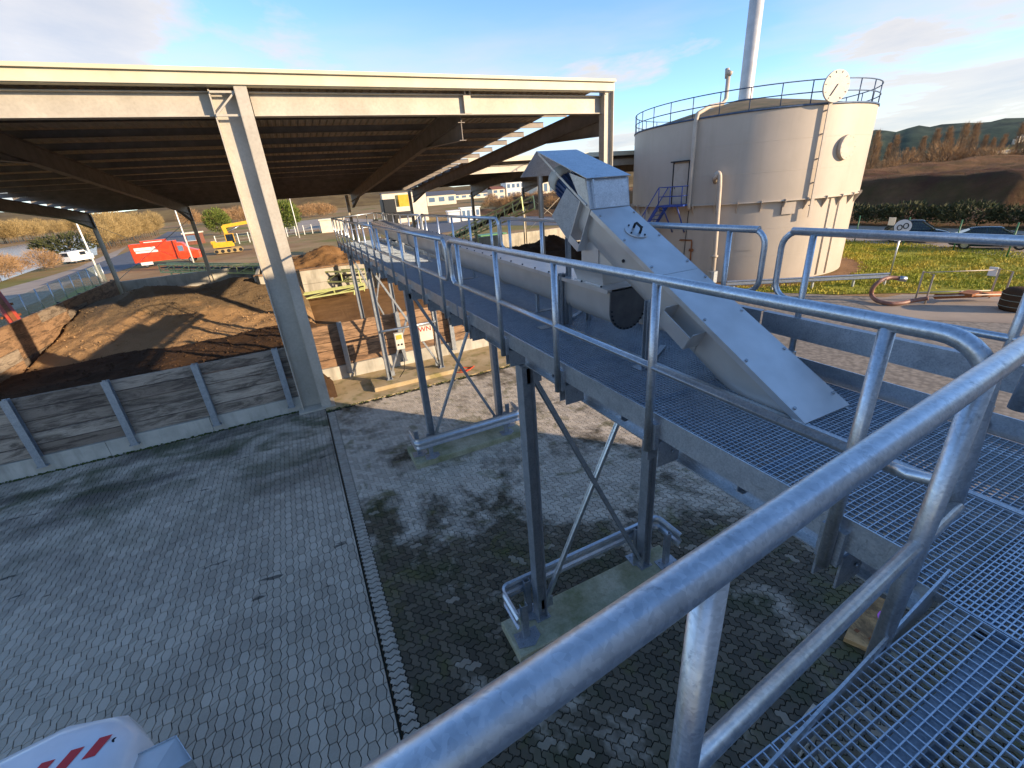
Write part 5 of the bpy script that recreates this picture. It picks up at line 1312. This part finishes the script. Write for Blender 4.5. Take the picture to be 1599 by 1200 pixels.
def ridge(name, az0, az1, dist, fn, mat, n=160, depth=500):
    m = MB(); vs_ = []
    for k in range(4):
        for i in range(n+1):
            a = R_(az0+(az1-az0)*i/n); d = dist+depth*[0,.35,.7,1.3][k]
            h = fn(az0+(az1-az0)*i/n)*[0,.62,1,0][k]+[ -1,0,0,-1][k]
            vs_.append((d*math.sin(a),d*math.cos(a),h+NZ.fractal(Vector((a*40,k,0)),1,2,4)*fn(az0+(az1-az0)*i/n)*.12*(k in (1,2))))
    m.add(vs_,[(k*(n+1)+i,k*(n+1)+i+1,(k+1)*(n+1)+i+1,(k+1)*(n+1)+i) for k in range(3) for i in range(n)],True); struct(name, m, mat)
ridge('hills', 30, 150, 1700, lambda a: 20+66*sst(36,62,a)+8*math.sin(a*.13), 'hill_wood')
ridge('far_rise', -70, 60, 900, lambda a: (30+5*math.sin(a*.21+1)+3*math.sin(a*.5))*(1-.75*sst(40,58,a)), 'hill_brown', 160, 350)

# ================================================================ trees and shrubs
def twigs(rng, n, shape, width, length, spread=.5):
    """thin three-sided twigs spread through a crown; shape(u) gives a point and its outward direction"""
    m = MB()
    for _ in range(n):
        p, d = shape(rng); d = (d+Vector((rng.gauss(0,spread),rng.gauss(0,spread),rng.gauss(0,spread*.6)))).normalized()
        L = length*rng.uniform(.5,1.4); s = d.orthogonal().normalized(); s.rotate(Matrix.Rotation(rng.uniform(0,6.28),3,d)); w = width*rng.uniform(.6,1.3)
        q = p+d*L*.5+s*rng.gauss(0,.1)*L
        o = len(m.v); m.v += [p-s*w,p+s*w,q+s*w*.7,q-s*w*.7,p+d*L]; m.f += [[o,o+1,o+2,o+3],[o+3,o+2,o+4]]; m.smooth += [False,False]
    return m
def branches(rng, h, n, r, lean, z0=.2):
    m = MB(); m.tube([Vector((0,0,0)),Vector((rng.gauss(0,.1),rng.gauss(0,.1),h*.35)),Vector((rng.gauss(0,.25),rng.gauss(0,.25),h*.7)),Vector((rng.gauss(0,.3),rng.gauss(0,.3),h*.95))],r,6,r2=r*.15)
    for i in range(n):
        z = h*rng.uniform(z0,.85); a = rng.uniform(0,6.28); L = h*rng.uniform(.2,.4)*(1.1-z/h)
        d = Vector((math.cos(a)*lean,math.sin(a)*lean,1)).normalized(); p = Vector((0,0,z)); m.tube([p,p+d*L*.5+Vector((math.cos(a),math.sin(a),0))*L*.1,p+d*L],r*.42*(1-z/h)+.02,4,r2=.012)
    return m
def poplar_shape(h):
    def f(r):
        z = h*r.uniform(.12,.97); a = r.uniform(0,6.28); R = h*.11*math.sin(math.pi*min(1,(z/h)**.8))**.6*math.sqrt(r.random()); v = Vector((math.cos(a),math.sin(a),0))
        return v*R+Vector((0,0,z)), v*.25+Vector((0,0,1))
    return f
def round_shape(h, rx, z0=.25):
    def f(r):
        while True:
            q = Vector((r.uniform(-1,1),r.uniform(-1,1),r.uniform(-1,1)))
            if q.length < 1 and NZ.noise(q*2.2+Vector((h,0,0))) > -.28: break
        c = h*(1+z0)/2; hz = h*(1-z0)/2
        return Vector((q.x*rx,q.y*rx,c+q.z*hz)), Vector((q.x,q.y,.7+q.z*.6))
    return f
rt = random.Random(11)
def tree_proto(nm, kind, h, rx, crown_mat, n, width, length):
    out = []
    for v in range(3):
        sh = poplar_shape(h) if kind == 'poplar' else round_shape(h, rx, .08 if kind == 'shrub' else .25)
        cm = twigs(rt, n, sh, width, length).mesh('crown', crown_mat); tm_ = branches(rt, h, 10 if kind != 'shrub' else 6, h*.018, .35 if kind == 'poplar' else .9).mesh('trunk','bark')
        out.append((tm_, cm))
    return out
PR = {'poplar': tree_proto('poplar','poplar',15,1,'twig_brown',1500,.035,1.5), 'bare': tree_proto('bare','round',11,4.2,'twig_gold',2200,.04,1.3),
      'shrub': tree_proto('shrub','shrub',4,2.6,'twig_brown',1400,.03,.8), 'green': tree_proto('green','shrub',6,3.0,'evergreen_leaf',2600,.09,.55), 'hedge': tree_proto('hedge','shrub',1.8,1.9,'hedge_leaf',900,.06,.35)}
def plant(name, kind, label, cat, x, y, s=1.0, group=None, z=0, sz=None):
    t_ = thing(name, label, cat, (x,y,z), rt.uniform(0,6.28), group); v = PR[kind][rt.randrange(3)]
    inst(v[0],'trunk',t_); inst(v[1],'crown',t_); t_.scale = (s,s,(sz or s)); return t_
# poplar row on the skyline right of the tank
for i in range(22):
    a = R_(62.3+i*.62+rt.uniform(-.2,.2)); d = 205+rt.uniform(-12,12)
    plant('poplar_tree','poplar','bare brown poplar in the row beyond the spoil mounds','tree',d*math.sin(a),d*math.cos(a),rt.uniform(.5,.95),'poplars beyond the spoil mounds',z=1.5)
for i in range(26):
    a = R_(61.5+i*1.15+rt.uniform(-.3,.3)); d = 190+rt.uniform(-25,60)
    plant('bare_bush','shrub','bare brown bush below the poplars and along the far road','bush',d*math.sin(a),d*math.cos(a),rt.uniform(1.1,2.1),'bushes below the poplars',z=1.5)
for i in range(20):
    y = 44-i*2.6; x = 57.5+max(0,(20-y))*.35+rt.uniform(-.8,.8)
    plant('hedge_bush','hedge','dark scrubby hedge bush behind the parked cars','bush',x,y,rt.uniform(.9,1.5),'hedge behind the car park')
p = at(1545,332,0); plant('bright_bush','green','small bright green bush at the foot of the red bank','bush',p.x*.93,p.y*.93,.22)
# far river bank and roadside
for i in range(62):
    px = -160+i*4.9+rt.uniform(-2,2); b = at(px, 381-.125*px+rt.uniform(-1.5,2.2), 0)
    plant('river_tree','bare','bare golden tree in the thicket on the far river bank','tree',b.x,b.y,rt.uniform(.75,1.1),'thicket on the far river bank')
for i in range(30):
    px = 162+i*3.0; b = at(px, 394-(px-160)*.30+rt.uniform(-3,1), 0)
    if px < 250: plant('roadside_tree','bare','bare golden tree in the copse beside the asphalt road','tree',b.x,b.y,rt.uniform(.5,.9),'copse beside the road')
for px,py,s in ((14,434,1.3),(34,428,1.0),(72,423,1.3),(85,419,1.0),(2,440,1.4),(-25,440,1.8)):
    b = at(px,py,0); plant('riverside_shrub','shrub','reddish bare shrub on the near river bank','bush',b.x,b.y,s*.62,'shrubs on the near river bank')
b = at(113,399,0); plant('dark_shrub','hedge','dark round shrub beside the white van','bush',b.x,b.y,3.4,sz=2.6)
for k,(px,py,s) in enumerate(((345,366,1.35),(452,362,1.4))):
    b = at(px,py,0); plant('green_shrub','green',('yellow-green evergreen shrub behind the excavator','yellow-green evergreen shrub between the column and the light mast')[k],'bush',b.x,b.y,s)
for i in range(44):
    px = 300+i*5.1; b = at(px, 352-(px-300)*.075+rt.uniform(-4,2), 0)
    plant('scrub_bush','shrub','brown bare scrub on the rise behind the yard','bush',b.x,b.y,rt.uniform(1.4,2.6),'scrub on the rise behind the yard')
for i in range(34):
    px = 762+i*6.2; b = at(px, 324-(px-762)*.02+rt.uniform(-5,6), 0)
    plant('bramble_bush','shrub','russet bramble thicket in front of the houses','bush',b.x,b.y,rt.uniform(.8,1.4),'brambles in front of the houses')

# ================================================================ river, road, far yard
def patch(name, px, z, mat): return struct(name, sheet([(p.x,p.y) for p in (at(a,b,0) for a,b in px)], z), mat)
patch('river', [(-420,520),(0,440),(95,407),(152,398),(150,378),(128,366),(0,388),(-420,452)], -.045, 'water')
patch('riverside_path', [(-200,520),(0,452),(60,436),(120,418),(165,398),(200,384),(176,404),(130,430),(60,470),(0,492),(-200,560)], -.05, 'road_grey')
patch('asphalt_road', [(60,446),(150,412),(200,393),(246,371),(262,362),(285,362),(300,368),(296,382),(255,394),(225,410),(185,424),(120,436)], -.04, 'asphalt')
patch('mid_yard', [(400,372),(540,352),(640,352),(640,345),(520,340),(400,352)], -.04, 'road_grey')
patch('yard_road', [(640,372),(760,352),(905,352),(905,338),(760,338),(640,352)], -.035, 'asphalt')
# mesh fence left of the store
lf = thing('wire_fence', 'grey-green mesh fence panels outside the timber side wall', 'fence', (-15.5,30,0))
La, Lb = Vector((-15.6,19,0)), Vector((-19.6,66,0)); n = 16
for i in range(n+1):
    p = La+(Lb-La)*i/n; MB().tube([p,p+Vector((0,0,2.2))],.045,6).build('post','galvanised',lf)
m = MB()
for z in [.1+.2*i for i in range(11)]: m.bar(La+Vector((0,0,z)),Lb+Vector((0,0,z)),.012,.012)
for i in range(360): p = La+(Lb-La)*i/360; m.bar(p,p+Vector((0,0,2.15)),.012,.012)
tag(m.build('wire_mesh','wire_grey',lf),kind='stuff')
struct('grass_verge', sheet([(-13,16),(-13,46),(-17.5,66),(-22,66),(-18.5,40),(-18,16)], -.04), 'lawn_soil')
# rust red machine arm at the left edge
ra = thing('machine_arm', 'rust red machine arm leaning over the fence at the timber side wall', 'machine', (-15.2,33,0))
q0, q1 = at(38,522,1.2), at(-12,455,3.2)
MB().bar(q0,q1,.5,.55).build('boom','orange_machine',ra); [MB().cbox(q0+(q1-q0)*f_,(.62,.62,.12)).build('rib','rust',ra) for f_ in (.15,.4,.65)]; MB().bar(q0+Vector((0,0,.32)),q1+Vector((0,0,.32)),.2,.1).build('ram','rust',ra); MB().cbox(q0-Vector((0,0,.6)),(.9,.9,1.2)).build('pedestal','orange_machine',ra)
# light masts
for k,(px,py,h) in enumerate(((160,440,9.5),(303,412,9),(468,372,9.5))):
    b = at(px,py,0); lm = thing('light_mast', ('pale light mast beside the corner column of the soil store','pale light mast between the red truck and the excavator','pale light mast behind the reddish soil heap')[k],'lamp post',b)
    MB().tube([b,b+Vector((0,0,h))],.11,8,r2=.06).build('pole','lamp_light',lm); MB().cbox(b+Vector((.4,0,h)),(.9,.3,.14)).build('lamp_head','lamp_light',lm)
# far yard fence behind the excavator
yf = thing('wire_fence','pale post fence behind the excavator and the soil heap','fence',(-4,110,0))
fa, fb = at(340,386,0), at(545,357,0)
for i in range(16): p = fa+(fb-fa)*i/15; MB().cbox(p+Vector((0,0,1.1)),(.14,.14,2.2)).build('post','lamp_light',yf)
m = MB()
for z in (.4,1.0,1.6,2.1): m.bar(fa+Vector((0,0,z)),fb+Vector((0,0,z)),.03,.03)
tag(m.build('wire_mesh','wire_grey',yf),kind='stuff')

# ================================================================ buildings far behind
def block(label, px0, px1, pyb, h, depth, wall, roof, pitch=0, wins=None, name='building', cat='building', dist_z=0, rows=1, door=False):
    a, b = at(px0,pyb,dist_z), at(px1,pyb-(px1-px0)*.08,dist_z); b.y = a.y+(b.y-a.y)*.35; d = (b-a); L = d.length; d.normalize(); n_ = Vector((-d.y,d.x,0))
    if n_.dot(CAM-a) > 0: n_ = -n_
    t_ = thing(name, label, cat, a)
    def q(u, v, z): return a+d*u+n_*v+Vector((0,0,z))
    def quad(pts, nm, mt, th=.12, par=None): return plate(pts, th).build(nm, mt, par or t_)
    quad([q(0,0,-.05),q(L,0,-.05),q(L,0,h),q(0,0,h)],'wall',wall); quad([q(0,depth,-.05),q(0,.13,-.05),q(0,.13,h),q(0,depth,h)],'wall',wall); quad([q(L,.13,-.05),q(L,depth,-.05),q(L,depth,h),q(L,.13,h)],'wall',wall)
    if pitch:
        quad([q(-.4,-.4,h),q(L+.4,-.4,h),q(L+.4,depth/2,h+pitch),q(-.4,depth/2,h+pitch)],'roof',roof); quad([q(L+.4,depth+.4,h),q(-.4,depth+.4,h),q(-.4,depth/2,h+pitch),q(L+.4,depth/2,h+pitch)],'roof',roof)
    else: quad([q(-.2,-.2,h+.15),q(L+.2,-.2,h+.15),q(L+.2,depth+.2,h+.15),q(-.2,depth+.2,h+.15)],'roof',roof,.3)
    if wins:
        for r in range(rows):
            for i in range(wins):
                u = L*(i+.5)/wins; ww = L/wins*.3; z0 = h/rows*(r+.35); z1 = h/rows*(r+.8)
                w_ = quad([q(u-ww,-.05,z0),q(u+ww,-.05,z0),q(u+ww,-.05,z1),q(u-ww,-.05,z1)],'window','window_glass',.06)
                MB().bar(q(u-ww-.1,-.1,z0-.06),q(u+ww+.1,-.1,z0-.06),.16,.1).build('sill','white_paint',w_)
    if door:
        quad([q(L*.4,-.05,0),q(L*.55,-.05,0),q(L*.55,-.05,h*.6),q(L*.4,-.05,h*.6)],'door','galvanised_dull',.06)
    return t_
block('windowless cream hall behind the far end of the walkway', 604, 676, 350, 8.2, 14, 'off_white_wall', 'roof_slate')
block('long low cream container on the far yard', 503, 541, 364, 3.0, 4, 'off_white_wall', 'off_white_wall', 0, None, 'container', 'container')
block('grey shed with yellow gable behind the cream hall', 668, 718, 322, 7, 20, 'off_white_wall', 'roof_slate', 3, 3)
block('long house with a dark pitched roof on the rise', 708, 772, 313, 6, 14, 'off_white_wall', 'roof_slate', 5, 5)
block('pinkish flat building beside the ribbon window block', 770, 792, 314, 8, 16, 'off_white_wall', 'roof_tile', 2, 2, rows=2)
block('white block with a ribbon of windows on the slope', 792, 834, 312, 12, 16, 'white_paint', 'roof_slate', 0, 5, rows=2)
block('wide pale factory front beyond the brambles', 840, 900, 310, 11, 20, 'off_white_wall', 'roof_slate', 0, 6, rows=1)
block('white site cabin with a row of windows on the far yard', 722, 754, 345, 3.0, 3, 'white_paint', 'white_paint', 0, 4, 'site_cabin', 'cabin')
block('white lorry trailer parked beside the site cabin', 702, 721, 348, 2.6, 3, 'white_paint', 'white_paint', 0, None, 'lorry_trailer', 'trailer')
block('small brick hut with a pale roof beside the red truck', 291, 312, 383, 2.6, 4, 'roof_tile', 'off_white_wall', 0, 1, 'brick_hut', 'hut')
block('brown roofed farm buildings at the foot of the hills', 1478, 1532, 240.5, 7, 16, 'off_white_wall', 'roof_tile', 6, 4)
block('pale barn beside the farm buildings under the hills', 1448, 1474, 243, 4.5, 12, 'off_white_wall', 'roof_slate', 3, 2)
block('long green roofed works hall below the tower', 1550, 1660, 241.5, 8, 30, 'off_white_wall', 'evergreen_leaf', 4, 4)
b = at(1583,238.5,0); tw = thing('works_tower','tall cream twin tower of the works under the hills','tower',b)
for dx,h in ((-8,30),(0,36),(9,40)): MB().cbox(b+Vector((dx,-dx*.4,h/2)),(6,6,h),None,.6).build('shaft','off_white_wall',tw)
b = at(1506,241,0); cm_ = thing('lattice_mast','thin grey lattice mast behind the farm buildings','mast',b)
for s in (-1,1): MB().bar(b+Vector((s*1.2,0,0)),b+Vector((6+s*.2,0,48)),.35,.35).build('leg','galvanised_dull',cm_)
for i in range(12): MB().bar(b+Vector((6*i/12-1.2*(1-i/12),0,4*i)),b+Vector((6*(i+1)/12+1.2*(1-(i+1)/12),0,4*(i+1))),.2,.2).build('diagonal','galvanised_dull',cm_)
b = at(1553,258,1.5); wc = thing('white_car','small white car on the far haul road','car',(b.x,b.y,1.6))
loft(MB(),[[b+Vector((x*1.3,s*hw,z)) for s,z in ((-1,.3),(-1,1.0),(-.8,zt),(.8,zt),(1,1.0),(1,.3))] for x,hw,zt in ((-2.1,.8,1.1),(-1.4,.85,1.75),(.3,.85,1.8),(1.1,.85,1.15),(2.1,.8,1.0))],False).build('body','white_paint',wc)
# lighter wooden barrier behind the walkway rail and a green pallet stack
lb_ = thing('wooden_barrier','long pale wooden barrier beside the compost heap','barrier',(14,44,0))
for i in range(7):
    for j in range(2): MB().box(10.5+i*2.6+.02,10.5+(i+1)*2.6-.02,46.0,46.15,.1+j*.75,.82+j*.75).build('plank','fresh_wood',lb_)
gp = at(818,362,0); gs = thing('pallet_stack','flat stack of green boards beyond the compost heap','pallet',(20.5,47.5,0))
for i in range(4): MB().cbox((20.6,48,1.45+i*.16),(3.2,1.8,.12)).build('board','plastic_green',gs)
for x in (19.4,21.8): MB().cbox((x,48,.68),(.3,1.6,1.36)).build('bearer','fresh_wood',gs)
# yellow machine tower behind the walkway end
q = at(578,352,0); ym = thing('sieving_machine','dark sieving machine with a yellow head behind the walkway end','machine',(12,62,0))
MB().cbox((12.6,62,3.2),(1.6,2,6.4),None,.1).build('frame_tower','dark_steel',ym); MB().cbox((14.6,62,6.1),(1.6,1.6,1.4),None,.1).build('head','excavator_yellow',ym); MB().cbox((14.2,61.6,4.4),(2.4,1.4,.8)).build('hopper','black_rubber',ym); MB().bar((13,62,1),(17,62,4.2),1.0,.3).build('chute','dark_steel',ym)
for dx in (-.6,.6):
    for dy in (-.8,.8): MB().bar((12.6+dx,62+dy,0),(12.6+dx,62+dy,3),.2,.2).build('leg','dark_steel',ym)

# look-alike plants: size is what tells them apart
grp = {}
for o in SC.objects:
    if o.parent is None and o.get('group'): grp.setdefault(o['group'], []).append(o)
for g_, l_ in grp.items():
    l_.sort(key=lambda o: o.scale.z)
    for i, o in enumerate(l_):
        w_ = ('very small', 'small', 'mid-sized', 'large', 'very large')[min(4, int(5*i/len(l_)))]
        o['label'] = w_+' '+o['label']
